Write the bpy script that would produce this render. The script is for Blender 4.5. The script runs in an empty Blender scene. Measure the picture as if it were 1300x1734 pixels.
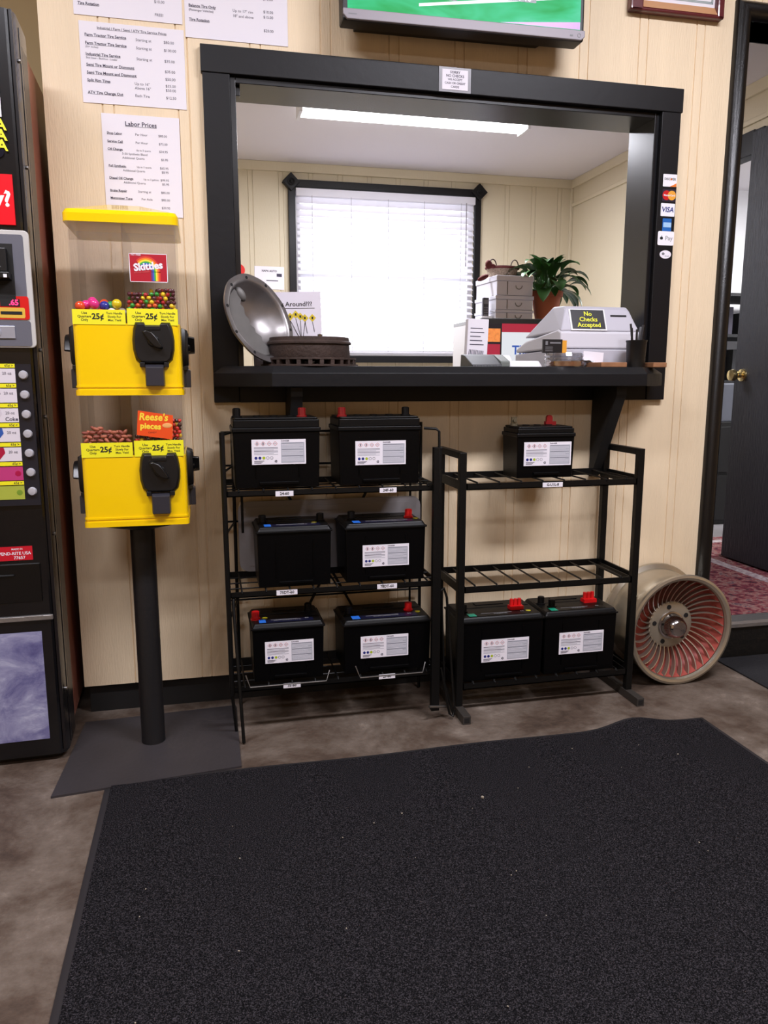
import bpy, bmesh, math, random
from mathutils import Matrix, Vector
R = math.radians
PI = math.pi
sc = bpy.context.scene
C = sc.collection
random.seed(7)

# ------------------------------------------------------------------ camera
cd = bpy.data.cameras.new('camera'); cam = bpy.data.objects.new('camera', cd); C.objects.link(cam)
sc.camera = cam
cd.sensor_fit = 'HORIZONTAL'; cd.sensor_width = 36.0; cd.lens = 36.0 * 1305.0 / 1300.0
cd.clip_start = 0.05; cd.clip_end = 60
cam.location = (0, -2.5, 1.07)
cam.rotation_euler = (R(90 - 9.8), 0, R(-13.1))

# ------------------------------------------------------------------ world, exposure, main lights
w = bpy.data.worlds.new('world'); sc.world = w; w.use_nodes = True
w.node_tree.nodes['Background'].inputs[0].default_value = (0.92, 0.95, 1.0, 1)
w.node_tree.nodes['Background'].inputs[1].default_value = 3.6
sc.view_settings.view_transform = 'Standard'; sc.view_settings.look = 'None'
sc.view_settings.gamma = 1.0; sc.view_settings.use_curve_mapping = False
sc.view_settings.exposure = 0.0

def area(name, loc, sx, sy, power, col=(1, 1, 1), rot=(0, 0, 0)):
    l = bpy.data.lights.new(name, 'AREA'); l.shape = 'RECTANGLE'; l.size = sx; l.size_y = sy
    l.energy = power; l.color = col
    o = bpy.data.objects.new(name, l); C.objects.link(o); o.location = loc; o.rotation_euler = rot
    return o
WARM = (1.0, 0.99, 1.09)
area('ceiling_tube_and_fill_light', (1.45, -1.75, 2.93), 1.2, 0.28, 82, WARM)
area('ceiling_tube_and_fill_light', (-0.95, -1.75, 2.93), 1.2, 0.28, 60, WARM)
area('ceiling_tube_and_fill_light', (0.25, -3.9, 2.93), 1.2, 0.28, 30, WARM)  # unseen rear lamp, added as fill to lift the shade around the racks
area('office_tube_light', (1.18, 1.82, 2.42), 1.15, 0.12, 50, (1, 1, 1.1))
area('side_room_light', (4.0, 1.6, 2.45), 1.0, 0.6, 60, (1, 1, 1))

# ------------------------------------------------------------------ materials
def lin(c):
    return tuple(((v / 255) / 12.92 if v / 255 <= 0.04045 else ((v / 255 + 0.055) / 1.055) ** 2.4) for v in c) + (1.0,)
MC = {}
def mat(name, col, rough=0.5, metal=0.0, noise=None, bump=0.0, bscale=60, spec=0.5, coat=0.0, emit=0.0, var=0.0, vscale=6, stretch=None):
    if name in MC: return MC[name]
    m = bpy.data.materials.new(name); m.use_nodes = True; MC[name] = m
    nt = m.node_tree; b = nt.nodes['Principled BSDF']
    c = lin(col)
    b.inputs['Base Color'].default_value = c
    b.inputs['Roughness'].default_value = rough; b.inputs['Metallic'].default_value = metal
    b.inputs['Specular IOR Level'].default_value = spec; b.inputs['Coat Weight'].default_value = coat
    if emit:
        b.inputs['Emission Color'].default_value = c; b.inputs['Emission Strength'].default_value = emit
        if name.startswith('scr'): b.inputs['Base Color'].default_value = (0.01, 0.01, 0.01, 1)
    if bump or var:
        tc = nt.nodes.new('ShaderNodeTexCoord'); mp = nt.nodes.new('ShaderNodeMapping')
        nt.links.new(tc.outputs['Object'], mp.inputs[0])
        if stretch: mp.inputs['Scale'].default_value = stretch
    if var:
        n = nt.nodes.new('ShaderNodeTexNoise'); n.inputs['Scale'].default_value = vscale; n.inputs['Detail'].default_value = 6
        nt.links.new(mp.outputs[0], n.inputs[0])
        r = nt.nodes.new('ShaderNodeValToRGB'); r.color_ramp.elements[0].position = 0.3; r.color_ramp.elements[1].position = 0.7
        r.color_ramp.elements[0].color = tuple(x * (1 - var) for x in c[:3]) + (1,)
        r.color_ramp.elements[1].color = tuple(min(1, x * (1 + var)) for x in c[:3]) + (1,)
        nt.links.new(n.outputs[0], r.inputs[0]); nt.links.new(r.outputs[0], b.inputs['Base Color'])
    if bump:
        n2 = nt.nodes.new('ShaderNodeTexNoise'); n2.inputs['Scale'].default_value = bscale; n2.inputs['Detail'].default_value = 5
        nt.links.new(mp.outputs[0], n2.inputs[0])
        bp = nt.nodes.new('ShaderNodeBump'); bp.inputs['Strength'].default_value = bump; bp.inputs['Distance'].default_value = 0.01
        nt.links.new(n2.outputs[0], bp.inputs['Height']); nt.links.new(bp.outputs[0], b.inputs['Normal'])
    return m

def clear_mat(name, tint=(1, 1, 1), gloss=0.12, rough=0.03):
    if name in MC: return MC[name]
    m = bpy.data.materials.new(name); m.use_nodes = True; MC[name] = m
    nt = m.node_tree; nt.nodes.clear()
    o = nt.nodes.new('ShaderNodeOutputMaterial'); t = nt.nodes.new('ShaderNodeBsdfTransparent'); g = nt.nodes.new('ShaderNodeBsdfGlossy')
    t.inputs[0].default_value = tint + (1,); g.inputs['Roughness'].default_value = rough
    f = nt.nodes.new('ShaderNodeFresnel'); f.inputs[0].default_value = 1.45
    a = nt.nodes.new('ShaderNodeMath'); a.operation = 'ADD'; a.inputs[1].default_value = gloss * 0.2; a.use_clamp = True
    x = nt.nodes.new('ShaderNodeMixShader')
    ge = nt.nodes.new('ShaderNodeNewGeometry'); iv = nt.nodes.new('ShaderNodeMath'); iv.operation = 'SUBTRACT'; iv.inputs[0].default_value = 1.0
    mu = nt.nodes.new('ShaderNodeMath'); mu.operation = 'MULTIPLY'
    nt.links.new(ge.outputs['Backfacing'], iv.inputs[1])
    nt.links.new(f.outputs[0], a.inputs[0]); nt.links.new(a.outputs[0], mu.inputs[0]); nt.links.new(iv.outputs[0], mu.inputs[1]); nt.links.new(mu.outputs[0], x.inputs[0])
    nt.links.new(t.outputs[0], x.inputs[1]); nt.links.new(g.outputs[0], x.inputs[2]); nt.links.new(x.outputs[0], o.inputs[0])
    return m

def ramp_mat(name, stops, scale=5, detail=8, rough=0.8, bump=0.0, bscale=80, kind='noise', stretch=None, spec=0.3, emit=0, dist=0.0, rr0=0.5):
    m = mat(name, (128, 128, 128), rough, spec=spec); nt = m.node_tree; b = nt.nodes['Principled BSDF']
    tc = nt.nodes.new('ShaderNodeTexCoord'); mp = nt.nodes.new('ShaderNodeMapping'); nt.links.new(tc.outputs['Object'], mp.inputs[0])
    if stretch: mp.inputs['Scale'].default_value = stretch
    if kind == 'noise':
        n = nt.nodes.new('ShaderNodeTexNoise'); n.inputs['Detail'].default_value = detail; n.inputs['Roughness'].default_value = rr0; n.inputs['Distortion'].default_value = dist; out = n.outputs[0]
    else:
        n = nt.nodes.new('ShaderNodeTexVoronoi'); out = n.outputs['Color']
    n.inputs['Scale'].default_value = scale
    nt.links.new(mp.outputs[0], n.inputs[0])
    r = nt.nodes.new('ShaderNodeValToRGB'); cr = r.color_ramp
    while len(cr.elements) < len(stops): cr.elements.new(0.5)
    for e, (p, c) in zip(cr.elements, stops): e.position = p; e.color = lin(c)
    nt.links.new(out, r.inputs[0]); nt.links.new(r.outputs[0], b.inputs['Base Color'])
    if emit:
        for lk in list(b.inputs['Base Color'].links): nt.links.remove(lk)
        b.inputs['Base Color'].default_value = (0.01, 0.01, 0.01, 1)
        nt.links.new(r.outputs[0], b.inputs['Emission Color']); b.inputs['Emission Strength'].default_value = emit
    if bump:
        n2 = nt.nodes.new('ShaderNodeTexNoise'); n2.inputs['Scale'].default_value = bscale; n2.inputs['Detail'].default_value = 6
        nt.links.new(mp.outputs[0], n2.inputs[0])
        bp = nt.nodes.new('ShaderNodeBump'); bp.inputs['Strength'].default_value = bump; bp.inputs['Distance'].default_value = 0.01
        nt.links.new(n2.outputs[0], bp.inputs['Height']); nt.links.new(bp.outputs[0], b.inputs['Normal'])
    return m

M_wall = mat('wall_paint', (236, 215, 182), 0.55, var=0.05, vscale=3, bump=0.25, bscale=40, stretch=(6, 6, 0.6))
M_office = mat('office_wall_paint', (212, 200, 174), 0.6, bump=0.15, bscale=50, stretch=(5, 5, 0.6))
M_ceil = mat('ceiling_paint', (226, 221, 226), 0.9, bump=0.1, bscale=200)
M_blackwood = mat('black_painted_wood', (15, 14, 17), 0.45, spec=0.3, bump=0.05, bscale=40, stretch=(1, 6, 1))
M_ledge = mat('ledge_black_paint', (15, 15, 18), 0.5, spec=0.3, bump=0.1, bscale=30)
M_base = mat('base_black', (14, 13, 13), 0.7)
M_nook = mat('nook_wall_paint', (190, 172, 130), 0.8)
M_room = mat('room_wall_bounce_tint', (214, 184, 140), 0.8)  # unseen walls, warm tone set to tint the bounced light
M_concrete = ramp_mat('concrete_floor', [(0.36, (62, 50, 42)), (0.45, (82, 68, 58)), (0.52, (97, 85, 75)), (0.59, (110, 98, 88)), (0.68, (146, 134, 122))], scale=3.2, detail=12, rough=0.55, bump=0.2, bscale=90, dist=0.2, rr0=0.72)
M_black = mat('black_plastic', (9, 9, 10), 0.45)
M_blacksteel = mat('black_steel', (6, 6, 6), 0.45, spec=0.3, bump=0.08, bscale=150)
M_steel = mat('bare_steel', (130, 128, 126), 0.35, 0.9)
M_white = mat('white_plastic', (232, 231, 234), 0.45)
M_paper = mat('white_paper', (236, 232, 240), 0.75)
M_ink = mat('ink', (70, 66, 84), 0.8)
M_inkb = mat('ink_black', (18, 18, 20), 0.7)
M_yellow = mat('yellow_enamel', (250, 206, 0), 0.22, coat=0.5)
M_lemon = mat('lemon_sticker', (240, 232, 30), 0.5)
M_red = mat('red_plastic', (196, 20, 24), 0.4)

# ------------------------------------------------------------------ mesh builder
def T(x=0, y=0, z=0): return Matrix.Translation((x, y, z))
def FACE(x, y, z, ry=0): return T(x, y, z) @ Matrix.Rotation(R(90), 4, 'X') @ Matrix.Rotation(R(ry), 4, 'Z')
def RX(a): return Matrix.Rotation(R(a), 4, 'X')
def RY(a): return Matrix.Rotation(R(a), 4, 'Y')
def RZ(a): return Matrix.Rotation(R(a), 4, 'Z')
TXT = {}
def text_mesh(s, size, bold, align, res):
    k = (s, size, bold, align, res)
    if k not in TXT:
        cu = bpy.data.curves.new('t', 'FONT'); cu.body = s; cu.size = size; cu.align_x = align; cu.align_y = 'CENTER'
        cu.resolution_u = res; cu.offset = bold * size * 0.03; cu.space_line = 0.95
        o = bpy.data.objects.new('t', cu); C.objects.link(o)
        dg = bpy.context.evaluated_depsgraph_get(); me = o.evaluated_get(dg).to_mesh()
        TXT[k] = ([v.co.copy() for v in me.vertices], [tuple(p.vertices) for p in me.polygons])
        o.evaluated_get(dg).to_mesh_clear(); bpy.data.objects.remove(o); bpy.data.curves.remove(cu)
    return TXT[k]
class MB:
    def __init__(s): s.bm = bmesh.new(); s.mi = 0
    def _f(s, vs, m):
        try:
            f = s.bm.faces.new(vs); f.material_index = m; return f
        except ValueError: return None
    def verts(s, pts, M=None):
        return [s.bm.verts.new((M @ Vector(p)) if M else p) for p in pts]
    def box(s, x0, x1, y0, y1, z0, z1, m=0, M=None):
        v = s.verts([(x0,y0,z0),(x1,y0,z0),(x1,y1,z0),(x0,y1,z0),(x0,y0,z1),(x1,y0,z1),(x1,y1,z1),(x0,y1,z1)], M)
        for q in ((3,2,1,0),(4,5,6,7),(0,1,5,4),(1,2,6,5),(2,3,7,6),(3,0,4,7)): s._f([v[i] for i in q], m)
        return s
    def prism(s, poly, z0, z1, m=0, M=None, top=None):
        n = len(poly); a = s.verts([(p[0], p[1], z0) for p in poly], M); t = top or poly
        b = s.verts([(p[0], p[1], z1) for p in t], M)
        s._f(a[::-1], m); s._f(b, m)
        for i in range(n): s._f([a[i], a[(i+1) % n], b[(i+1) % n], b[i]], m)
        return s
    def xprism(s, prof, x0, x1, m=0, M=None):      # profile in (y, z) extruded along x
        Q = Matrix(((0,0,1,0),(1,0,0,0),(0,1,0,0),(0,0,0,1)))
        return s.prism(prof, x0, x1, m, (M @ Q) if M else Q)
    def rings(s, rings, m=0, caps=True, close=True):
        n = len(rings[0])
        for a, b in zip(rings, rings[1:]):
            for i in range(n if close else n - 1): s._f([a[i], a[(i+1) % n], b[(i+1) % n], b[i]], m)
        if caps: s._f(rings[0][::-1], m); s._f(rings[-1], m)
        return s
    def lathe(s, prof, n=32, m=0, M=None, caps=True):
        rr = [s.verts([(r*math.cos(2*PI*i/n), r*math.sin(2*PI*i/n), z) for i in range(n)], M) for r, z in prof]
        return s.rings(rr, m, caps)
    def cyl(s, p0, p1, r0, r1=None, n=12, m=0, M=None):
        return s.tube([p0, p1], r0, n, m, M, r1)
    def tube(s, pts, r, n=8, m=0, M=None, r1=None):
        P = [Vector(p) for p in pts]
        if M: P = [M @ p for p in P]
        rr = []; up = None
        for i, p in enumerate(P):
            d = (P[min(i+1, len(P)-1)] - P[max(i-1, 0)]).normalized()
            if up is None: up = d.orthogonal().normalized()
            up = (up - d * up.dot(d)).normalized(); sd = d.cross(up)
            q = r if r1 is None else r + (r1 - r) * i / (len(P) - 1)
            rr.append(s.verts([p + (up*math.cos(2*PI*k/n) + sd*math.sin(2*PI*k/n)) * q for k in range(n)]))
        return s.rings(rr, m)
    def sphere(s, c, r, n=12, m=0, M=None, sc3=(1,1,1)):
        k = max(4, n // 2)
        rr = [s.verts([(c[0]+sc3[0]*r*math.sin(PI*j/k)*math.cos(2*PI*i/n), c[1]+sc3[1]*r*math.sin(PI*j/k)*math.sin(2*PI*i/n), c[2]-sc3[2]*r*math.cos(PI*j/k)) for i in range(n)], M) for j in range(1, k)]
        s.rings(rr, m, False)
        a = s.verts([(c[0], c[1], c[2]-r*sc3[2]), (c[0], c[1], c[2]+r*sc3[2])], M)
        for i in range(n): s._f([a[0], rr[0][(i+1) % n], rr[0][i]], m); s._f([a[1], rr[-1][i], rr[-1][(i+1) % n]], m)
        return s
    def text(s, t, size, M, m=0, bold=0, align='CENTER', res=2, sx=1.0, shear=0.0):
        vs, fs = text_mesh(t, size, bold, align, res)
        v = [s.bm.verts.new(M @ Vector((c.x*sx + c.y*shear, c.y, c.z))) for c in vs]
        for f in fs: s._f([v[i] for i in f], m)
        return s
    def build(s, name, mats, parent=None, bevel=0, smooth=0, seg=2):
        if not isinstance(mats, (list, tuple)): mats = [mats]
        bmesh.ops.recalc_face_normals(s.bm, faces=s.bm.faces[:])
        me = bpy.data.meshes.new(name); s.bm.to_mesh(me); s.bm.free()
        for q in mats: me.materials.append(q)
        if smooth:
            for p in me.polygons: p.use_smooth = True
            me.set_sharp_from_angle(angle=R(smooth))
        o = bpy.data.objects.new(name, me); C.objects.link(o)
        if parent: o.parent = parent
        if bevel:
            b = o.modifiers.new('bevel', 'BEVEL'); b.width = bevel; b.segments = seg; b.limit_method = 'ANGLE'; b.angle_limit = R(35)
            b.harden_normals = False
        return o
def tag(o, label, cat, group=None, kind=None):
    o['label'] = label; o['category'] = cat
    if group: o['group'] = group
    if kind: o['kind'] = kind
    return o
def thing(name, label, cat, loc=(0,0,0), rz=0, group=None, rot=None):
    o = bpy.data.objects.new(name, None); C.objects.link(o); o.location = loc
    o.rotation_euler = rot if rot else (0, 0, R(rz)); o.empty_display_size = 0.05
    return tag(o, label, cat, group)
def struct(name, mb, m, parent=None, **k):
    o = mb.build(name, m, parent, **k)
    if not parent: o['kind'] = 'structure'
    return o
def copy_tree(o, parent=None):
    c = o.copy(); C.objects.link(c)
    if parent: c.parent = parent
    for ch in list(o.children): copy_tree(ch, c)
    return c
def rrect(w, h, r, n=4, cx=0, cy=0):
    out = []
    for (sx, sy, a) in ((1,1,0),(-1,1,90),(-1,-1,180),(1,-1,270)):
        for k in range(n+1):
            t = R(a + 90*k/n); out.append((cx + sx*(w/2-r) + r*math.cos(t), cy + sy*(h/2-r) + r*math.sin(t)))
    return out

# ------------------------------------------------------------------ room shell
CH = 3.0; OC = 2.5; OF = 0.14
def grooves(x0, x1, z0, z1, mb, y=0.0, yb=0.14, gd=0.0035, gw=0.0045, off=1.654, per=0.2113):
    xs = []
    k = -30
    while k < 40:
        for g in (off - per*k, off - per*k + 0.031):
            if x0 + 0.006 < g < x1 - 0.006: xs.append(g)
        k += 1
    xs.sort(); pr = [(x0, yb), (x0, y)]
    for g in xs: pr += [(g-gw/2, y), (g-gw/4, y+gd), (g+gw/4, y+gd), (g+gw/2, y)]
    pr += [(x1, y), (x1, yb)]
    mb.prism(pr, z0, z1)
mb = MB()
WX0 = -0.405
grooves(WX0, 0.128, 0.095, CH, mb)
grooves(0.128, 1.52, 0.095, 1.075, mb)
grooves(0.128, 1.52, 1.935, CH, mb)
grooves(1.52, 1.84, 0.095, CH, mb)
grooves(1.84, 2.70, 2.263, CH, mb)
grooves(2.70, 4.2, 0.095, CH, mb)
struct('wall_back', mb, M_wall)
mb = MB()
mb.box(WX0 + 0.012, 1.83, 0.02, 0.13, 0.0, 0.095)
struct('baseboard_back', mb, M_base)
struct('floor', MB().box(-2.6, 4.2, -5.6, 0.75, -0.06, 0), M_concrete)
struct('ceiling', MB().box(-2.6, 4.2, -5.6, 0.75, CH, CH + 0.06), M_ceil)
struct('wall_left', MB().box(-2.66, -2.6, -5.6, 0.75, 0, CH), M_room)
struct('wall_right', MB().box(4.2, 4.26, -5.6, 0.0, 0, CH), M_room)
struct('wall_front', MB().box(-2.6, 4.2, -5.66, -5.6, 0, CH), M_room)
struct('wall_nook_back', MB().box(-2.6, -0.30, 0.68, 0.75, 0, CH), M_nook)
struct('wall_nook_side', MB().box(-0.395, -0.30, 0.141, 0.68, 0, CH), M_nook)

# office behind the pass-through
OY = 3.0; OX0 = -0.30; OX1 = 2.70
WINX0, WINX1, WINZ0, WINZ1 = 0.66, 1.94, 1.235, 2.345
mb = MB()
def og(x0, x1, z0, z1): grooves(x0, x1, z0, z1, mb, y=OY, yb=OY+0.12, gd=0.004, gw=0.006, off=0.55, per=0.2032)
og(OX0, WINX0, OF, OC); og(WINX1, 5.0, OF, OC); og(WINX0, WINX1, OF, WINZ0); og(WINX0, WINX1, WINZ1, OC)
struct('wall_office_back', mb, M_office)
mb = MB()
DY0, DY1 = 1.02, 1.86
mb.box(OX1, OX1+0.1, 0.141, DY0, OF, OC); mb.box(OX1, OX1+0.1, DY1, OY, OF, OC); mb.box(OX1, OX1+0.1, DY0, DY1, 2.19, OC)
struct('wall_office_right', mb, M_office)
struct('wall_office_left', MB().box(OX0-0.0, OX0+0.06, 0.141, OY, OF, OC), M_office)
struct('floor_office', MB().box(OX0, 5.0, 0.142, OY, 0.04, OF), mat('grey_office_floor', (120, 116, 118), 0.6))
struct('ceiling_office', MB().box(OX0, 5.0, 0.141, OY, OC, OC + 0.06), M_ceil)
struct('wall_side_room', MB().box(5.0, 5.06, 0.141, OY, OF, OC), mat('side_room_white', (232, 232, 236), 0.8))
struct('wall_side_room_front', MB().box(2.8, 5.0, 0.141, 0.2, OF, OC), MC['side_room_white'])
mb = MB()   # small crown strip round the office
mb.box(OX0+0.06, OX1, OY-0.018, OY, OC-0.06, OC); mb.box(OX1-0.018, OX1, 0.141, OY-0.018, OC-0.06, OC)
mb.box(OX1-0.014, OX1, 0.141, OY-0.018, 2.31, 2.335)
mb.box(OX1-0.02, OX1, OY-0.02, OY, OF, OC)
struct('trim_1', mb, M_office, bevel=0.004)

# pass-through casing
mb = MB()
mb.box(0.031, 1.607, -0.022, 0, 1.95, 2.025)
mb.box(0.035, 0.113, -0.020, 0, 0.997, 1.95); mb.box(1.532, 1.602, -0.020, 0, 0.997, 1.95)
mb.box(0.113, 1.532, -0.016, 0, 0.997, 1.075)
struct('trim_2', mb, M_blackwood, bevel=0.002)
mb = MB()
mb.box(0.113, 0.130, -0.004, 0.16, 1.075, 1.95); mb.box(1.515, 1.532, -0.004, 0.16, 1.075, 1.95)
mb.box(0.130, 1.515, -0.004, 0.16, 1.932, 1.95)
mb.box(0.130, 0.144, 0.02, 0.04, 1.905, 1.932)
struct('trim_3', mb, mat('jamb_black_gloss', (16, 16, 19), 0.27), bevel=0.0015)

# doorway casing and raised threshold
mb = MB()
prof = [(0, 0), (0, -0.012), (0.006, -0.020), (0.016, -0.028), (0.028, -0.031), (0.040, -0.028), (0.050, -0.020), (0.057, -0.008), (0.058, 0)]
ZT = 2.321
secs = [mb.verts([(1.793+a, b, 0.0) for a, b in prof]), mb.verts([(1.793+a, b, ZT-a) for a, b in prof]), mb.verts([(2.758-a, b, ZT-a) for a, b in prof]), mb.verts([(2.758-a, b, 0.0) for a, b in prof])]
mb.rings(secs)
mb.box(1.840, 1.851, 0.0, 0.145, 0.0, 2.263); mb.box(2.70, 2.711, 0.0, 0.145, 0.0, 2.263); mb.box(1.840, 2.711, 0.0, 0.145, 2.263, 2.275)
mb.box(1.851, 2.70, 0.055, 0.142, 0.04, 0.139); mb.box(1.851, 2.70, 0.001, 0.055, 0.04, 0.125)
struct('trim_4', mb, mat('door_casing_black', (10, 9, 10), 0.3, bump=0.1, bscale=260), smooth=40)
mb = MB(); mb.box(1.851, 2.70, -0.02, 0.0, 0.0, 0.125)
struct('trim_5', mb, mat('scuffed_black_riser', (9, 9, 9), 0.5, bump=0.3, bscale=50))
mb = MB(); mb.prism([(-0.03, 0.125), (0.055, 0.125), (0.055, 0.146), (-0.02, 0.146), (-0.03, 0.138)], 1.851, 2.70, 0, Matrix(((0,0,1,0),(1,0,0,0),(0,1,0,0),(0,0,0,1))))
struct('trim_6', mb, mat('threshold_aluminium', (165, 162, 160), 0.35, 0.8, bump=0.2, bscale=90))
# inner doorway casing in the office right wall
mb = MB()
mb.box(OX1-0.02, OX1, DY0-0.07, DY0, OF, 2.27); mb.box(OX1-0.02, OX1, DY1, DY1+0.07, OF, 2.27); mb.box(OX1-0.02, OX1, DY0, DY1, 2.16, 2.275)
mb.box(OX1, OX1+0.1, DY0, DY0+0.012, OF, 2.19); mb.box(OX1, OX1+0.1, DY1-0.012, DY1, OF, 2.19); mb.box(OX1, OX1+0.1, DY0, DY1, 2.178, 2.19)
struct('trim_7', mb, M_blackwood, bevel=0.003)

# open door leaf, hinged on the right jamb
M_door = mat('black_grained_door', (24, 25, 34), 0.5, bump=0.5, bscale=30, stretch=(4, 6, 0.4))
M_brass = mat('brass', (232, 210, 150), 0.2, 1.0)
d = struct('door_1', MB().box(2.624, 2.664, 0.15, 0.955, 0.155, 2.238), M_door, bevel=0.002)
MB().lathe([(0.001, 0), (0.032, 0), (0.030, 0.008), (0.014, 0.012), (0.012, 0.03), (0.024, 0.04), (0.030, 0.055), (0.026, 0.07), (0.001, 0.076)], 24, 0, T(2.624, 0.895, 1.088) @ RY(-90)).build('door_knob', M_brass, d, smooth=50)
for z in (0.4, 1.2, 2.0): MB().cyl((2.670, 0.150, z-0.045), (2.670, 0.150, z+0.045), 0.007).build('hinge', M_brass, d, smooth=50)

# ------------------------------------------------------------------ office window with blind
M_sash = mat('white_vinyl', (235, 235, 240), 0.5)
mb = MB()
mb.box(WINX0, WINX0+0.035, OY+0.02, OY+0.1, WINZ0, WINZ1); mb.box(WINX1-0.035, WINX1, OY+0.02, OY+0.1, WINZ0, WINZ1)
mb.box(WINX0, WINX1, OY+0.02, OY+0.1, WINZ0, WINZ0+0.035); mb.box(WINX0, WINX1, OY+0.02, OY+0.1, WINZ1-0.035, WINZ1)
mb.box(WINX0, WINX1, OY+0.05, OY+0.09, 1.76, 1.80)
wn = struct('window_1', mb, M_sash)
MB().box(WINX0+0.03, WINX1-0.03, OY+0.068, OY+0.072, WINZ0+0.03, WINZ1-0.03).build('glass', clear_mat('window_glass'), wn)
mb = MB()
fx0, fx1, fz0, fz1 = 0.632, 1.965, 1.205, 2.372
mb.box(fx0-0.02, fx0+0.028, OY-0.03, OY, fz0, fz1); mb.box(fx1-0.028, fx1+0.02, OY-0.03, OY, fz0, fz1)
mb.box(fx0, fx1, OY-0.03, OY, fz0-0.02, fz0+0.028); mb.box(fx0, fx1, OY-0.03, OY, fz1-0.028, fz1+0.02)
for cx in (fx0, fx1):
    mb.box(-0.042, 0.042, -0.042, 0.042, 0.0, 0.05, 0, FACE(cx, OY, fz1, 45))
    mb.lathe([(0.026, 0.05), (0.026, 0.058), (0.019, 0.058), (0.017, 0.052), (0.010, 0.052), (0.009, 0.058), (0.001, 0.060)], 20, 0, FACE(cx, OY, fz1))
struct('trim_8', mb, M_blackwood, bevel=0.003)
M_blind = mat('blind_vinyl', (240, 238, 244), 0.5)
_b = M_blind.node_tree.nodes['Principled BSDF']; _b.inputs['Subsurface Weight'].default_value = 0.0
def translucent(m, amt):
    nt = m.node_tree; b = nt.nodes['Principled BSDF']; o = nt.nodes['Material Output']
    t = nt.nodes.new('ShaderNodeBsdfTranslucent'); t.inputs[0].default_value = b.inputs['Base Color'].default_value
    x = nt.nodes.new('ShaderNodeMixShader'); x.inputs[0].default_value = amt
    nt.links.new(b.outputs[0], x.inputs[1]); nt.links.new(t.outputs[0], x.inputs[2]); nt.links.new(x.outputs[0], o.inputs[0])
translucent(M_blind, 0.35)
bl = thing('window_blind', 'white slatted blind lowered over the black-framed office window', 'blind', (0, 0, 1.24))
MB().box(WINX0+0.005, WINX1-0.005, OY-0.045, OY+0.01, 2.285-1.24, 2.335-1.24).build('headrail', M_blind, bl, bevel=0.002)
mb = MB(); n = 24
for i in range(n):
    z = 2.262 - i*(2.262-1.285)/(n-1) - 1.24
    ang = 62 if i < 4 else (44 if i < 13 else 28)
    mb.box(WINX0+0.01, WINX1-0.01, -0.024, 0.024, -0.0008, 0.0008, 0, T(0, OY-0.018, z) @ RX(ang))
mb.build('slats', M_blind, bl)
MB().box(WINX0+0.01, WINX1-0.01, OY-0.03, OY-0.006, 0.012, 0.026).build('bottom_rail', M_blind, bl)
for x in (0.77, 1.04, 1.30, 1.56, 1.83):
    MB().cyl((x, OY-0.046, 0.02), (x, OY-0.046, 1.05), 0.0012, n=5).build('ladder_cord', mat('cord_grey', (150, 146, 152), 0.8), bl)
MB().cyl((1.865, OY-0.055, 0.62), (1.865, OY-0.055, 1.05), 0.0035, n=6).build('tilt_wand', MC['cord_grey'], bl)

# office ceiling fixture
cf = thing('ceiling_light', 'long white fluorescent fixture on the office ceiling', 'ceiling light', (1.18, 1.82, OC))
MB().box(-0.63, 0.63, -0.075, 0.075, -0.02, 0).build('housing', M_white, cf)
MB().prism([(-0.07, -0.02), (-0.06, -0.055), (-0.03, -0.07), (0.03, -0.07), (0.06, -0.055), (0.07, -0.02)], -0.62, 0.62, 0, Matrix(((0,0,1,0),(1,0,0,0),(0,1,0,0),(0,0,0,1)))).build('diffuser', mat('lit_diffuser', (255, 255, 255), 0.6, emit=7), cf)
for sx in (-1, 1): MB().box(sx*0.63-0.008, sx*0.63+0.008, -0.076, 0.076, -0.072, 0).build('end_cap', M_white, cf)
# main room fixtures (above the frame) housing the two tubes and the added rear fill lamp
for x, y, wh_ in ((1.45, -1.75, 'front right of the counter'), (-0.95, -1.75, 'front left of the counter'), (0.25, -3.9, 'rear of the shop, unseen, added for fill light')):
    f = thing('ceiling_light', 'fluorescent ceiling fixture over the ' + wh_, 'ceiling light', (x, y, CH))
    MB().box(-0.66, 0.66, -0.16, 0.16, -0.05, 0).build('housing', M_white, f)

# ------------------------------------------------------------------ counter ledge
LT = 1.108
lg = thing('counter_ledge', 'black painted service ledge with angled ends under the pass-through', 'counter', (0.8, 0, 1.047))
top = [(-0.765, -0.022), (-0.765, -0.06), (-0.60, -0.2), (0.62, -0.2), (0.745, -0.09), (0.745, -0.022), (0.715, -0.022), (0.715, 0.42), (-0.672, 0.42), (-0.672, -0.022)]
c0 = [(-0.735, -0.022), (-0.735, -0.055), (-0.592, -0.178), (0.612, -0.178), (0.715, -0.08), (0.715, -0.022), (0.700, -0.022), (0.700, 0.40), (-0.66, 0.40), (-0.66, -0.022)]
mb = MB(); mb.prism(top, 0, 0.040); mb.prism(top, 0.040, 0.061, top=c0)
mb.build('ledge_top', M_ledge, lg, bevel=0.0015)
for x in (-0.525, 0.548):
    MB().xprism([(-0.005, -0.002), (-0.17, -0.002), (-0.17, -0.03), (-0.03, -0.30), (-0.005, -0.32)], x-0.018, x+0.018).build('bracket', M_base, lg, bevel=0.001)

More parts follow.
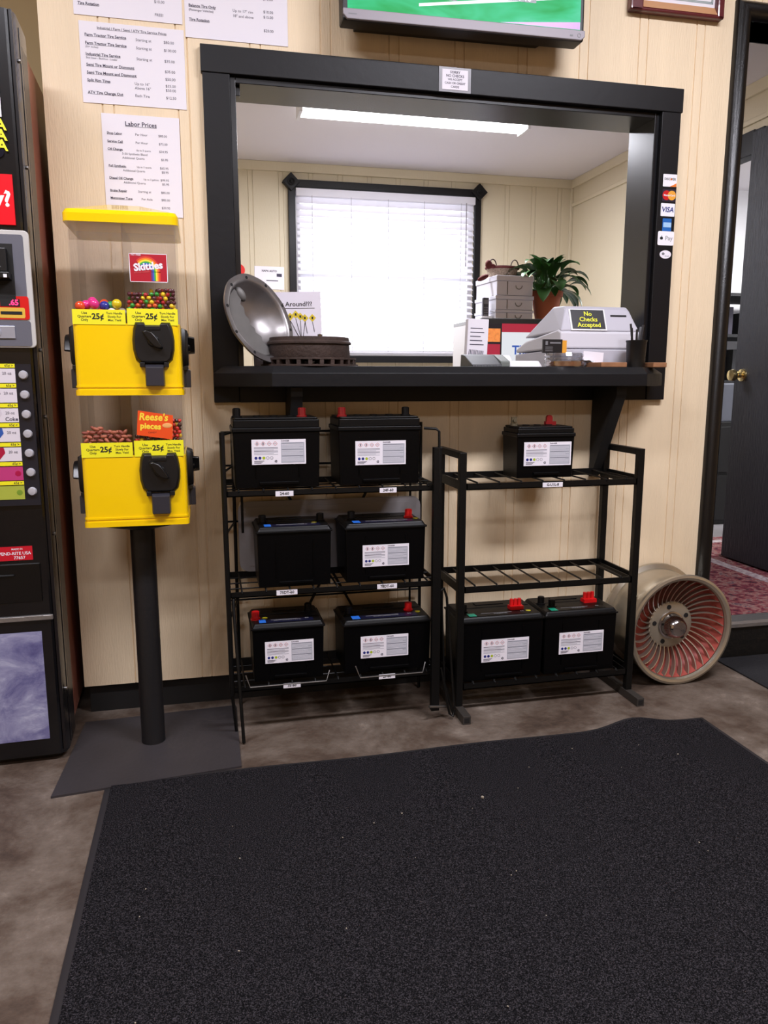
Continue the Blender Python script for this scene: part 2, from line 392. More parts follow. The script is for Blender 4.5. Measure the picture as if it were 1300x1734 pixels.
# ------------------------------------------------------------------ price sheets
def sheet(name, label, x0, x1, z0, z1, rows, cols, y=-0.0015, tilt=0, cat='sign'):
    cx, cz = (x0+x1)/2, (z0+z1)/2
    t = thing(name, label, cat, (cx, y, cz), group=None, rot=(0, R(tilt), 0))
    MB().box(-(x1-x0)/2, (x1-x0)/2, -0.0006, 0.0006, -(z1-z0)/2, (z1-z0)/2).build('paper', M_paper, t)
    mb = MB(); ul = []
    for (s, size, px, pz, al, bold, under) in rows:
        x = -(x1-x0)/2 + px*(x1-x0); z = (z1-z0)/2 - pz*(z1-z0)
        mb.text(s, size, FACE(x, -0.001, z), 0, bold, al)
        if under:
            v = text_mesh(s, size, bold, al, 2)[0]; xs = [q.x for q in v]
            mb.box(x+min(xs), x+max(xs), -0.0011, -0.0009, z-size*0.42, z-size*0.37)
    mb.build('lettering', M_ink, t)
    return t
L, Cn, Rr = 'LEFT', 'CENTER', 'RIGHT'
sz = 0.0105
sheet('price_sheet', 'white sheet of farm and industrial tire service prices, middle of the left column', -0.299, -0.013, 1.848, 2.062, [
    ('Industrial / Farm / Semi / ATV Tire Service Prices', 0.0095, .5, .07, Cn, .3, 1),
    ('Farm Tractor Tire Service', sz, .05, .165, L, .8, 1), ('Starting at', sz, .53, .175, L, 0, 0), ('$80.00', sz, .8, .175, L, 0, 0),
    ('Farm Tractor Tire Service', sz, .05, .265, L, .8, 1), ('Starting at', sz, .53, .275, L, 0, 0), ('$100.00', sz, .8, .275, L, 0, 0), ('(20+ inches)', .007, .05, .31, L, 0, 0),
    ('Industrial Tire Service', sz, .05, .40, L, .8, 1), ('Starting at', sz, .53, .41, L, 0, 0), ('$35.00', sz, .8, .41, L, 0, 0), ('Skid Steer - Backhoe - Loader', .007, .05, .445, L, 0, 0),
    ('Semi Tire Mount or Dismount', sz, .05, .53, L, .8, 1), ('$35.00', sz, .8, .54, L, 0, 0),
    ('Semi Tire Mount and Dismount', sz, .05, .625, L, .8, 1), ('$50.00', sz, .8, .635, L, 0, 0),
    ('Split Rim Tires', sz, .05, .72, L, .8, 1), ('Up to 16"', sz, .5, .72, L, 0, 0), ('$35.00', sz, .8, .72, L, 0, 0), ('Above 16"', sz, .5, .775, L, 0, 0), ('$50.00', sz, .8, .775, L, 0, 0),
    ('ATV Tire Change Out', sz, .05, .87, L, .8, 1), ('Each Tire', sz, .5, .87, L, 0, 0), ('$12.50', sz, .8, .87, L, 0, 0)], 3)
sheet('price_sheet', 'white sheet headed Labor Prices, lowest of the left column above the candy machine', -0.253, -0.036, 1.545, 1.823, [
    ('Labor Prices', .0175, .5, .09, Cn, .6, 1),
    ('Shop Labor', .009, .06, .19, L, .8, 1), ('Per Hour', .009, .42, .19, L, 0, 0), ('$80.00', .009, .72, .19, L, 0, 0),
    ('Service Call', .009, .06, .27, L, .8, 1), ('Per Hour', .009, .42, .27, L, 0, 0), ('$75.00', .009, .72, .27, L, 0, 0),
    ('Oil Change', .009, .06, .345, L, .8, 1), ('Up to 5 quarts', .007, .42, .345, L, 0, 0), ('$34.95', .009, .72, .345, L, 0, 0), ('5-30 Synthetic Blend', .0085, .24, .385, L, 0, 0), ('Additional Quarts', .0085, .24, .425, L, 0, 0), ('$5.95', .009, .74, .425, L, 0, 0),
    ('Full Synthetic', .009, .06, .51, L, .8, 1), ('Up to 5 quarts', .007, .42, .51, L, 0, 0), ('$65.95', .009, .72, .51, L, 0, 0), ('Additional Quarts', .0085, .24, .55, L, 0, 0), ('$8.95', .009, .74, .55, L, 0, 0),
    ('Diesel Oil Change', .009, .06, .63, L, .8, 1), ('Up to 3 gallons', .007, .5, .63, L, 0, 0), ('$99.95', .009, .72, .63, L, 0, 0), ('Additional Quarts', .0085, .24, .67, L, 0, 0), ('$5.95', .009, .74, .67, L, 0, 0),
    ('Brake Repair', .009, .06, .755, L, .8, 1), ('Starting at', .009, .42, .755, L, 0, 0), ('$85.00', .009, .72, .755, L, 0, 0),
    ('Mercruiser Tune', .009, .06, .83, L, .8, 1), ('Per Axle', .009, .46, .83, L, 0, 0), ('$80.00', .009, .72, .83, L, 0, 0), ('$39.95', .009, .72, .91, L, 0, 0)], 3)
sheet('price_sheet', 'white tire price sheet cut by the top of the photo, top of the left column', -0.31, -0.015, 2.077, 2.305, [
    ('(Passenger Vehicles)', .0085, .04, .74, L, .2, 0), ('18" and above', sz, .4, .74, L, 0, 0), ('$7.50', sz, .74, .70, L, 0, 0), ('$10.00', sz, .74, .77, L, 0, 0),
    ('Balance Tire Only', sz, .04, .66, L, .8, 1), ('Up to 17" rim', sz, .4, .66, L, 0, 0),
    ('Tire Rotation', sz, .04, .87, L, .8, 1), ('FREE!', sz, .74, .92, L, 0, 0)], 3)
sheet('price_sheet', 'white tire price sheet above the left end of the black header', -0.008, 0.288, 2.045, 2.275, [
    ('(Passenger Vehicles)', .0085, .04, .50, L, .2, 0), ('18" and above', sz, .5, .47, L, 0, 0), ('$10.00', sz, .76, .47, L, 0, 0),
    ('Balance Tire Only', sz, .04, .63, L, .8, 1), ('(Passenger Vehicles)', .0085, .04, .68, L, .2, 0), ('Up to 17" rim', sz, .46, .64, L, 0, 0), ('18" and above', sz, .46, .70, L, 0, 0), ('$10.00', sz, .76, .62, L, 0, 0), ('$15.00', sz, .76, .68, L, 0, 0),
    ('Tire Rotation', sz, .04, .79, L, .8, 1), ('$20.00', sz, .76, .84, L, 0, 0)], 3)

# no-checks card on the header
t = thing('notice_card', 'small white notice in a clear sleeve on the black header', 'sign', (0.803, -0.0235, 1.987))
MB().box(-0.052, 0.052, -0.001, 0.001, -0.036, 0.036).build('sleeve', mat('grey_sleeve', (120, 118, 124), 0.3), t)
MB().box(-0.042, 0.042, -0.002, -0.001, -0.029, 0.029).build('card', M_paper, t)
mb = MB()
for i, s in enumerate(('SORRY', 'NO CHECKS', 'WE ACCEPT', 'CASH OR CREDIT', 'CARDS')): mb.text(s, 0.0105 if i < 2 else 0.0085, FACE(0, -0.0023, 0.021 - i*0.0105), 0, .6)
mb.build('lettering', M_ink, t)

# payment stickers on the right casing
SG = 'card stickers on the right casing'
def sticker(label, x, z, w_, h_, col, rough=0.4, round_=0.002):
    t = thing('sticker', label, 'sticker', (x, -0.0205, z), group=SG)
    MB().prism(rrect(w_, h_, round_), 0, 0.0008, 0, FACE(0, 0, 0)).build('backing', mat('sticker_%d_%d_%d' % col, col, rough), t)
    return t
M_navy = mat('sticker_navy', (30, 40, 120), 0.5); M_orange = mat('sticker_orange', (228, 120, 40), 0.5)
t = sticker('white card sticker with a dark word and an orange corner, topmost on the right casing', 1.574, 1.734, 0.052, 0.040, (238, 236, 242))
mb = MB(); mb.text('DISC VER', 0.0105, FACE(0, -0.0012, 0.004), 0, .6); mb.lathe([(0.0035, 0), (0.0035, 0.0002)], 12, 1, FACE(0.0045, -0.001, 0.004)); mb.prism([(0.0, -0.020), (0.025, -0.020), (0.025, -0.008)], 0, 0.0003, 1, FACE(0, -0.0009, 0)); mb.build('print', [M_inkb, M_orange], t)
t = sticker('dark card sticker with overlapping red and orange discs on the right casing', 1.574, 1.686, 0.052, 0.040, (40, 30, 50))
mb = MB(); mb.lathe([(0.0155, 0), (0.0155, 0.0003)], 24, 0, FACE(-0.010, -0.0009, 0)); mb.lathe([(0.0155, 0), (0.0155, 0.0005)], 24, 1, FACE(0.010, -0.0009, 0)); mb.text('MasterCard', 0.0088, FACE(0, -0.0016, 0), 2, .6)
mb.build('print', [M_red, mat('sticker_amber', (232, 160, 50), 0.5), M_paper], t)
t = sticker('white card sticker with bold slanted navy capitals on the right casing', 1.572, 1.639, 0.053, 0.042, (238, 238, 244))
mb = MB(); mb.text('VISA', 0.023, FACE(0, -0.0012, 0), 0, .8, shear=0.15); mb.build('print', M_navy, t)
t = sticker('small blue square card sticker with a pale band on the right casing', 1.572, 1.590, 0.034, 0.042, (28, 100, 180))
mb = MB(); mb.box(-0.014, 0.016, -0.0013, -0.0009, -0.008, 0.008); mb.build('print', mat('sticker_pale_blue', (160, 200, 235), 0.5), t)
t = sticker('white rounded payment sticker with a black fruit logo on the right casing', 1.571, 1.546, 0.062, 0.046, (242, 240, 246), round_=0.005)
mb = MB(); mb.text('Pay', 0.021, FACE(0.011, -0.0012, 0), 1, 0); Mf = FACE(-0.017, -0.0010, 0)
mb.sphere((-0.0015, 0.0, 0), 0.0045, 12, 0, Mf, (1, 1.1, 0.1)); mb.sphere((0.0015, 0.0, 0), 0.0045, 12, 0, Mf, (1, 1.1, 0.1)); mb.sphere((0.001, 0.0068, 0), 0.002, 8, 0, Mf, (0.7, 1.1, 0.1))
mb.build('print', [M_inkb, mat('sticker_grey', (120, 120, 124), 0.5)], t)
t = thing('sticker', 'small white oval sticker, lowest on the right casing', 'sticker', (1.573, -0.0205, 1.493), group=SG)
MB().lathe([(0.022, 0), (0.022, 0.0008)], 28, 0, FACE(0, 0, 0) @ Matrix.Diagonal((1, 0.62, 1, 1))).build('backing', M_paper, t)
mb = MB(); mb.sphere((-0.009, 0.002, 0), 0.006, 10, 0, FACE(0, -0.001, 0), (1, .8, .05)); mb.text('trust', 0.009, FACE(0.006, -0.0012, -0.005), 0, 0); mb.build('print', MC['sticker_grey'], t)

# ------------------------------------------------------------------ television
tv = thing('television', 'wall television with silver lower bezel showing a green playing field', 'television', (0.806, -0.005, 2.086), 0, rot=(0, R(-0.6), 0))
tw = 0.375; M_bez = mat('silver_bezel', (140, 134, 140), 0.5, 0.2)
MB().box(-tw, tw, -0.125, -0.06, 0.0, 0.50).build('casing', M_black, tv, bevel=0.006)
MB().prism([(-tw, 0.028), (-tw, 0.012), (-tw+0.012, 0.0), (tw-0.012, 0.0), (tw, 0.010), (tw, 0.028)], 0.122, 0.132, 0, FACE(0, 0, 0)).build('lower_bezel', M_bez, tv, bevel=0.002)
MB().xprism([(-0.105, 0.003), (0.0, 0.02), (0.0, 0.4), (-0.06, 0.4)], -0.32, 0.27).build('rear_cover', M_base, tv)
m = ramp_mat('screen_field', [(0.3, (20, 190, 90)), (0.5, (60, 225, 150)), (0.62, (90, 235, 180)), (0.75, (30, 200, 60))], scale=5, detail=3, rough=0.4, spec=0.1, stretch=(1, 1, 3), emit=0.8, dist=0.5)
MB().box(-tw+0.014, tw-0.014, -0.1262, -0.125, 0.028, 0.485).build('screen', m, tv)
mb = MB()
mb.prism([(-0.15, 0.052), (0.36, 0.118), (0.36, 0.128), (-0.15, 0.060)], 0, 0.0002, 0, FACE(0, -0.1264, 0))
mb.prism([(0.10, 0.031), (0.36, 0.031), (0.36, 0.052)], 0, 0.0002, 1, FACE(0, -0.1264, 0))
mb.box(-0.14, -0.035, -0.1266, -0.1264, 0.076, 0.105, 2); mb.box(0.08, 0.215, -0.1266, -0.1264, 0.092, 0.12, 2)
mb.text('CLOSED', 0.023, FACE(-0.075, -0.1268, 0.086), 0, 1); mb.text('3 OUT 16', 0.023, FACE(0.15, -0.1268, 0.102), 0, 1)
mb.build('screen_graphics', [mat('screen_white', (225, 245, 245), 0.3, emit=0.9), mat('screen_pink', (200, 130, 220), 0.3, emit=0.9), mat('screen_black', (10, 10, 30), 0.3)], tv)
mb = MB(); mb.box(0.325, 0.335, -0.1325, -0.132, 0.009, 0.014); mb.lathe([(0.006, 0), (0.006, 0.0006), (0.0045, 0.0006), (0.0045, 0)], 16, 0, FACE(0.355, -0.132, 0.013), False); mb.box(-0.36, -0.335, -0.1323, -0.132, 0.012, 0.015)
mb.build('bezel_marks', MC['sticker_grey'], tv)

# framed certificate
t = thing('framed_certificate', 'certificate in a burgundy frame cut by the top of the photo', 'picture', (1.563, -0.002, 2.245), rot=(0, R(-0.3), 0))
M_burg = mat('burgundy_wood', (92, 28, 34), 0.3, coat=0.4)
mb = MB(); fw = 0.171
for a in ((-fw, -fw+0.045), (fw-0.045+0.02, fw)): mb.box(a[0], a[1], -0.028, 0, 0, 0.30)
mb.box(-fw, fw, -0.028, 0, 0, 0.012); mb.box(-fw, fw, -0.028, 0, 0.288, 0.30)
mb.build('frame', M_burg, t, bevel=0.005)
MB().xprism([(-0.026, 0.012), (-0.008, 0.04), (-0.004, 0.04), (-0.004, 0.012)], -fw+0.045, fw-0.025).build('sloped_mat', mat('tan_wood', (196, 146, 104), 0.4), t)
MB().box(-fw+0.045, fw-0.025, -0.008, -0.004, 0.012, 0.288).build('certificate', M_paper, t)
mb = MB(); x0, x1 = -fw+0.052, fw-0.032
for k in range(2):
    g = 0.004*k
    mb.box(x0+g, x1-g, -0.0086, -0.008, 0.050+g, 0.053+g); mb.box(x0+g, x0+g+0.003, -0.0086, -0.008, 0.05+g, 0.28-g); mb.box(x1-g-0.003, x1-g, -0.0086, -0.008, 0.05+g, 0.28-g)
mb.build('border', mat('grey_green_border', (150, 165, 165), 0.7), t)
mb = MB()
for k in range(5): mb.box(-0.095 + 0.01*(k % 2), 0.10 - 0.012*(k % 2), -0.0086, -0.008, 0.072+k*0.008, 0.0735+k*0.008)
mb.build('lettering', M_ink, t)

# ------------------------------------------------------------------ candy vending machine
cm = thing('candy_machine', 'yellow two-tier coin candy dispenser on a black pole stand', 'candy machine', (-0.182, -0.245, 0))
M_iron = mat('black_iron_pole', (22, 21, 23), 0.5, bump=0.1, bscale=90)
bp_ = [(-0.215, 0.175), (-0.24, -0.27), (0.248, -0.218), (0.250, 0.20)]
ob = MB().prism(bp_[::-1], 0.0, 0.006).build('base_plate', mat('worn_iron_plate', (54, 50, 52), 0.55, 0.1, var=0.15, vscale=5, bump=0.1), cm)
MB().lathe([(0.034, 0.006), (0.034, 0.66)], 32).build('pole', M_iron, cm, smooth=50)
cm.children[1].location = (0.0, 0.0, 0)
MB().lathe([(0.034, 0.652), (0.05, 0.655), (0.125, 0.674), (0.128, 0.682)], 36).build('mounting_flange', M_black, cm, smooth=50)
H = 0.1315; D_ = 0.135     # half width, half depth
M_glass = clear_mat('clear_acrylic', (0.985, 0.98, 0.985), 0.0, 0.04)
def tier(z0, zb, zl, zt, cards, lid):
    # yellow body z0..zb, price strips zb..zl, clear bin zl..zt
    b = MB()
    b.prism(rrect(2*H, 2*D_, 0.014), z0+0.006, zb)
    b.prism(rrect(2*H+0.006, 2*D_+0.006, 0.015), z0, z0+0.014); b.prism(rrect(2*H+0.004, 2*D_+0.004, 0.015), z0+0.020, z0+0.025)
    b.build('body', M_yellow, cm, smooth=40)
    for sx in (-1, 1):
        t0 = -H+0.002 if sx < 0 else 0.002
        x1 = -0.002 if sx < 0 else H-0.004
        lz = zl if sx < 0 else zl + 0.004
        s_ = MB().box(t0, x1, -D_-0.0015, -D_, zb-0.004, lz).build('price_strip', M_lemon, cm)
        q = MB(); cx = (t0+x1)/2
        q.text('25¢', 0.020, FACE(cx-0.003, -D_-0.0018, (zb+lz)/2-0.001), 0, 1)
        for k, s in enumerate(('Use', 'Quarters', 'Only')): q.text(s, 0.0088, FACE(cx-0.035, -D_-0.0018, (zb+lz)/2+0.0075-k*0.0085), 0, .5)
        for k, s in enumerate(('Turn Handle', 'Slowly For', 'Max. Yield')): q.text(s, 0.0076, FACE(cx+0.037, -D_-0.0018, (zb+lz)/2+0.0075-k*0.0085), 0, .5)
        q.build('lettering', M_inkb, s_)
    g = MB(); e = 0.0025
    g.box(-H+0.003, H-0.003, -D_+0.002, -D_+0.002+e, zb, zt); g.box(-H+0.003, H-0.003, D_-0.002-e, D_-0.002, zb, zt)
    g.box(-H+0.003, -H+0.003+e, -D_+0.005, D_-0.005, zb, zt); g.box(H-0.003-e, H-0.003, -D_+0.005, D_-0.005, zb, zt)
    g.build('clear_bin', M_glass, cm)
    g = MB(); g.box(-0.0015, 0.0015, -D_+0.005, D_-0.005, zb, zt); g.box(-H+0.006, H-0.006, -0.0015, 0.0015, zb, zt)
    g.build('divider', clear_mat('divider_acrylic', (0.90, 0.89, 0.90), 0.3, 0.1), cm)
M_mech = mat('mechanism_black', (14, 14, 16), 0.38)
def mechanism(M, flap=True):
    b = MB()
    pl = [(-0.044, 0.106), (-0.022, 0.106), (-0.020, 0.099), (0.020, 0.099), (0.022, 0.106), (0.044, 0.106), (0.050, 0.09), (0.054, 0.06), (0.053, 0.035), (0.047, 0.01), (0.036, 0.0), (-0.036, 0.0), (-0.047, 0.01), (-0.053, 0.035), (-0.054, 0.06), (-0.050, 0.09)]
    pl = [(x*0.98, z) for x, z in pl]
    b.prism(pl[::-1], 0, 0.010, 0, M, top=[(x*0.94, 0.053+(z-0.053)*0.95) for x, z in pl][::-1])
    b.prism([(x*0.94, 0.053+(z-0.053)*0.95) for x, z in pl][::-1], 0.010, 0.016, 0, M, top=[(x*0.86, 0.053+(z-0.053)*0.88) for x, z in pl][::-1])
    for sx in (-1, 1): b.box(sx*0.030-0.006, sx*0.030+0.006, -0.008, 0.004, 0, 0.014, 0, M)
    b.box(-0.019, 0.019, 0.085, 0.094, 0.016, 0.018, 0, M)
    o = b.build('coin_mechanism', M_mech, cm, smooth=35, bevel=0.001)
    k = MB(); kk = [(-0.030, 0.028), (-0.020, 0.032), (0.0, 0.024), (0.014, 0.006), (0.028, -0.020), (0.022, -0.024), (0.004, -0.018), (-0.010, -0.004), (-0.026, 0.020)]
    k.prism([(x*0.9, y*0.9+0.058) for x, y in kk][::-1], 0.014, 0.034, 0, M, top=[(x*0.8, y*0.8+0.058) for x, y in kk][::-1])
    k.lathe([(0.016, 0.012), (0.014, 0.022)], 18, 0, M @ T(0, 0.058, 0))
    k.build('turn_handle', mat('mechanism_handle', (11, 11, 13), 0.3), o, bevel=0.002, smooth=35)
    s = MB(); s.box(-0.0245, 0.0245, -0.056, 0.0, 0.001, 0.006, 0, M)
    s.prism([(-0.0245, 0.0), (0.0245, 0.0), (0.0245, -0.056), (-0.0245, -0.056)][::-1], 0.006, 0.020, 0, M, top=[(-0.022, -0.008), (0.022, -0.008), (0.022, -0.056), (-0.022, -0.056)][::-1])
    s.build('chute_flap', mat('flap_grey', (46, 45, 52), 0.35), o, bevel=0.0015)
tier(1.028, 1.210, 1.243, 1.458, 0, True)
tier(0.683, 0.872, 0.906, 1.028, 0, False)
FR = FACE(0, 0, 0)
for z in (1.108, 0.772):
    mechanism(T(0.064, -D_, z) @ RX(90))
    mechanism(T(H, 0.045, z-0.006) @ RZ(90) @ RX(90))
    mechanism(T(-H, -0.045, z-0.006) @ RZ(-90) @ RX(90))
lidp = rrect(2*H+0.014, 2*D_+0.014, 0.016)
mb = MB(); mb.prism(lidp, 1.454, 1.474); mb.prism(lidp, 1.474, 1.484, top=[(x*0.96, y*0.96) for x, y in lidp]); mb.prism([(x*0.96, y*0.96) for x, y in lidp], 1.484, 1.515, top=[(x*0.30, y*0.30) for x, y in lidp])
mb.build('lid', M_yellow, cm, smooth=30)
# candy brand cards stuck inside the right-hand bins
cdm = MB().box(0.014, 0.107, -D_-0.0003, -D_+0.0012, 1.313, 1.383).build('candy_card', [mat('skit_red', (176, 16, 40), 0.4)], cm)
cdm['label'] = 'red candy card with a rainbow'
mb = MB()
cols = [(214, 60, 40), (240, 130, 30), (245, 220, 50), (60, 170, 70), (60, 90, 190), (100, 50, 120)]
mm = [mat('rainbow_%d' % i, c, 0.5) for i, c in enumerate(cols)]
for i in range(6):
    r0, r1 = 0.036 - i*0.0040, 0.032 - i*0.0040
    for k in range(12):
        a0, a1 = R(135 - k*11.5), R(135 - (k+1)*11.5)
        cx, cz = 0.055, 1.339
        v = [(cx+rr*math.cos(a)*(0.95), cz+rr*math.sin(a)*1.05) for a, rr in ((a0, r0), (a1, r0), (a1, r1), (a0, r1))]
        mb.prism(v, 0, 0.0003, i, FACE(0, -D_-0.0004, 0))
    xe0, xe1 = 0.055 + r0*0.95, 0.055 + r1*0.95
    mb.prism([(xe1, 1.316), (xe0, 1.316), (xe0, 1.339), (xe1, 1.339)], 0, 0.0003, i, FACE(0, -D_-0.0004, 0))
mb.text('Skittles', 0.0245, FACE(0.060, -D_-0.0010, 1.3515, 7), 6, 1.4); mb.text('FAT FREE', 0.006, FACE(0.031, -D_-0.0010, 1.379), 6, .3); mb.text('BITE SIZE CANDIES', 0.0045, FACE(0.044, -D_-0.0010, 1.337, 5), 7, .3)
for a in ((0.014, 0.107, 1.313, 1.3145), (0.014, 0.107, 1.3815, 1.383), (0.014, 0.0155, 1.313, 1.383), (0.1055, 0.107, 1.313, 1.383)): mb.box(a[0], a[1], -D_-0.0006, -D_-0.0003, a[2], a[3], 6)
mb.build('print', mm + [M_paper, mat('faint_red', (214, 90, 90), 0.5)], cdm)
c2 = MB().prism([(0.010, 0.925), (0.100, 0.912), (0.104, 0.975), (0.016, 0.989)], -0.0003, 0.001, 0, FACE(0, -D_, 0)).build('candy_card', mat('reese_orange', (232, 78, 20), 0.45), cm)
c2['label'] = 'orange candy card with yellow script'
mb = MB(); mb.text("Reese's", 0.0265, FACE(0.055, -D_-0.0014, 0.9705, -3), 0, 1, sx=0.92, shear=0.12); mb.text('pieces', 0.021, FACE(0.046, -D_-0.0014, 0.947, -4), 0, 1.4)
mb.sphere((0.088, 0.949, 0), 0.013, 14, 1, FACE(0, -D_-0.0012, 0), (1, 0.5, 0.05)); mb.text('CANDY', 0.006, FACE(0.05, -D_-0.0012, 0.931), 2, .3)
mb.build('print', [mat('reese_yellow', (250, 214, 60), 0.5), mat('reese_tan', (236, 170, 100), 0.5), mat('reese_brown', (120, 40, 20), 0.5)], c2)

# candies inside the bins: every piece on its own
def candy_proto(kind):
    b = MB()
    if kind == 'nut': b.sphere((0,0,0), 0.0095, 10, 0, None, (1.0, 0.55, 0.5))
    elif kind == 'ball': b.sphere((0,0,0), 0.0125, 18)
    else: b.sphere((0,0,0), 0.0062, 10, 0, None, (1, 1, 0.78))
    return b
def fill(kind, name, palette, x0, x1, z0, top, y0, layers, step, labfun, cat, group, wz=None):
    protos = {}
    for (cn, col, wt) in palette:
        o = candy_proto(kind).build(name, mat('%s_%s' % (kind, cn), col, 0.3 if kind != 'nut' else 0.5, coat=0.3 if kind != 'nut' else 0), None, smooth=60)
        protos[cn] = [o, False]
    names = [p[0] for p in palette]; wts = [p[2] for p in palette]
    for ly in range(layers):
        y = y0 + ly*step*0.85
        nx = int((x1-x0)/step)
        for r in range(40):
            z = z0 + r*step*(0.80 if kind != 'nut' else 0.62)
            any_ = False
            for i in range(nx + (r + ly) % 2):
                x = x0 + (i + (0 if (r+ly) % 2 else 0.5))*(x1-x0)/nx
                if z > top(x) + ly*0.0015 or not (x0 <= x <= x1): continue
                any_ = True
                cn = random.choices(names, wts)[0]; o, used = protos[cn]
                if used: o = o.copy(); C.objects.link(o)
                else: protos[cn][1] = True
                o.location = (x + random.uniform(-.0012, .0012), y + random.uniform(-.001, .001), z + random.uniform(-.001, .001))
                if kind == 'nut': o.rotation_euler = (random.uniform(-.5, .5), random.uniform(-.9, .9), random.uniform(-.5, .5))
                else: o.rotation_euler = (random.uniform(0, 3), random.uniform(0, 3), 0)
                tag(o, labfun(cn), cat, group)
            if not any_: break
    for cn, (o, used) in protos.items():
        if not used: bpy.data.objects.remove(o)
X0, Y0 = -0.182, -0.245
yf = Y0 - D_ + 0.0125
fill('bean', 'candy_piece', [('dark', (78, 18, 34), 5), ('red', (170, 20, 30), 2), ('yellow', (238, 200, 30), 2), ('green', (40, 150, 50), 1.4), ('orange', (226, 90, 30), 2)],
     X0+0.009, X0+H-0.013, 1.216, lambda x: 1.290 + 0.012*max(0, (x-X0-0.04)/0.09), yf, 2, 0.0122,
     lambda c: '%s round fruit candy in the upper right bin under the rainbow card' % ('dark purple' if c == 'dark' else c), 'candy', 'fruit candies in the upper right bin')
fill('bean2', 'peanut_candy', [('red', (196, 36, 26), 4), ('brown', (56, 26, 22), 3), ('yellow', (240, 196, 40), 1.6)],
     X0+0.009, X0+H-0.013, 0.880, lambda x: 0.925 + (0.042 if x > X0+0.098 else 0), yf, 2, 0.0125,
     lambda c: '%s round candy behind the orange card in the lower right bin' % c, 'candy', 'peanut candies in the lower right bin')
fill('nut', 'candied_almond', [('tan', (176, 100, 74), 3), ('rust', (140, 68, 52), 3)],
     X0-H+0.013, X0-0.013, 0.880, lambda x: 0.944 - 0.01*abs((x-X0+0.09)/0.05), yf+0.002, 2, 0.0165,
     lambda c: '%s candied almond in the lower left bin' % ('reddish brown' if c == 'tan' else 'dark brown'), 'nut', 'candied almonds in the lower left bin')
balls = [('orange', (232, 80, 40), -0.112, 1.252, 0, 'leftmost large orange gumball'), ('pink', (232, 50, 140), -0.100, 1.257, 0.024, 'pink gumball behind the orange gumball'), ('pink', (232, 50, 140), -0.078, 1.258, 0.004, 'large pink gumball right of the orange gumball'),
         ('blue', (40, 50, 150), -0.054, 1.254, 0.010, 'blue gumball between the pink and yellow gumballs'), ('green', (60, 160, 80), -0.040, 1.256, 0.03, 'green gumball behind the yellow gumball'), ('yellow', (232, 206, 30), -0.023, 1.259, 0.002, 'large yellow gumball near the divider'),
         ('white', (238, 232, 236), -0.036, 1.236, 0.0, 'white gumball below the yellow gumball'), ('red', (214, 40, 60), -0.064, 1.234, 0.0, 'red gumball low in the upper left bin'),
         ('white', (238, 232, 236), -0.012, 1.238, 0.014, 'white gumball beside the divider'), ('yellow', (232, 206, 30), -0.093, 1.232, 0.0, 'yellow gumball low under the pink gumball'), ('red', (214, 40, 60), -0.117, 1.228, 0.014, 'red gumball low at the left pane'), ('orange', (232, 80, 40), -0.058, 1.262, 0.045, 'orange gumball at the back of the upper left bin'), ('pink', (232, 50, 140), -0.088, 1.268, 0.055, 'pink gumball at the back of the upper left bin'), ('red', (214, 40, 60), -0.03, 1.262, 0.062, 'red gumball at the back of the upper left bin')]
for cn, col, x, z, dy, lab in balls:
    o = candy_proto('ball').build('gumball', mat('ball_' + cn, col, 0.2, coat=0.4), None, smooth=60)
    o.location = (X0+x, yf+0.004+dy, z); tag(o, lab, 'gumball', 'gumballs in the upper left bin')

# ------------------------------------------------------------------ soda vending machine (left edge)
vm = thing('soda_machine', 'tall black soda vending machine at the left edge', 'vending machine', (-0.412, -0.30, 0), 2.0)
M_vb = mat('vending_black', (8, 8, 11), 0.25, coat=0.3); M_vfr = mat('vending_frame', (24, 21, 23), 0.3, 0.2)
VW = 0.92; VH = 1.955
MB().box(-VW, -0.006, 0.17, 0.86, 0.03, VH-0.03).build('cabinet', mat('cabinet_side_reflection', (176, 112, 96), 0.3, coat=0.6), vm, bevel=0.008)  # red side, pinkish reflection of the wall put into its base colour
mb = MB(); mb.prism([(-VW, 0.17), (-VW, 0.02), (-VW+0.02, 0.0), (-0.020, 0.0), (-0.006, 0.010), (0.0, 0.03), (0.0, 0.17)], 0.02, VH); mb.build('door', M_vb, vm, smooth=30)
mb = MB()
mb.box(-0.012, -0.004, 0.002, 0.012, 0.03, VH, 0); mb.box(0.0, 0.002, 0.055, 0.062, 0.03, VH-0.02); mb.box(-0.0015, 0.0005, 0.090, 0.165, 0.03, VH-0.05)
mb.build('edge_moulding', M_vfr, vm, bevel=0.001)
for z in (0.20, 0.65, 0.97, 1.145, 1.60, 1.85):
    MB().cyl((-0.002, 0.035, z), (0.004, 0.035, z), 0.005, n=10).build('screw', M_steel, vm)
mb = MB(); mb.box(-VW+0.03, -0.02, 0.03, 0.8, 0.0, 0.03); mb.build('foot_rail', M_base, vm)
# header panel
MB().prism(rrect(VW-0.08, 0.32, 0.015, cx=-VW/2-0.004, cy=1.77), -0.001, 0.004, 0, FACE(0, 0, 0)).build('header_panel', mat('header_blue_black', (20, 21, 34), 0.2), vm)
s_ = MB().box(-0.30, -0.043, -0.006, -0.004, 1.705, 1.75).build('notice_sticker', M_paper, vm)
mb = MB()
for k in range(3): mb.text('A', 0.036, FACE(-0.047, -0.0062, 1.686-k*0.024), 0, 1)
mb.build('lettering', M_lemon, s_)
s_ = MB().box(-0.72, -0.030, -0.006, -0.0005, 1.452, 1.572).build('red_sign', mat('sign_red', (222, 12, 30), 0.3, emit=0.25), vm)
mb = MB(); mb.text('Thirsty?', 0.052, FACE(-0.036, -0.0065, 1.512), 0, 1, 'RIGHT'); mb.build('lettering', mat('sign_white', (250, 240, 240), 0.4, emit=0.2), s_)
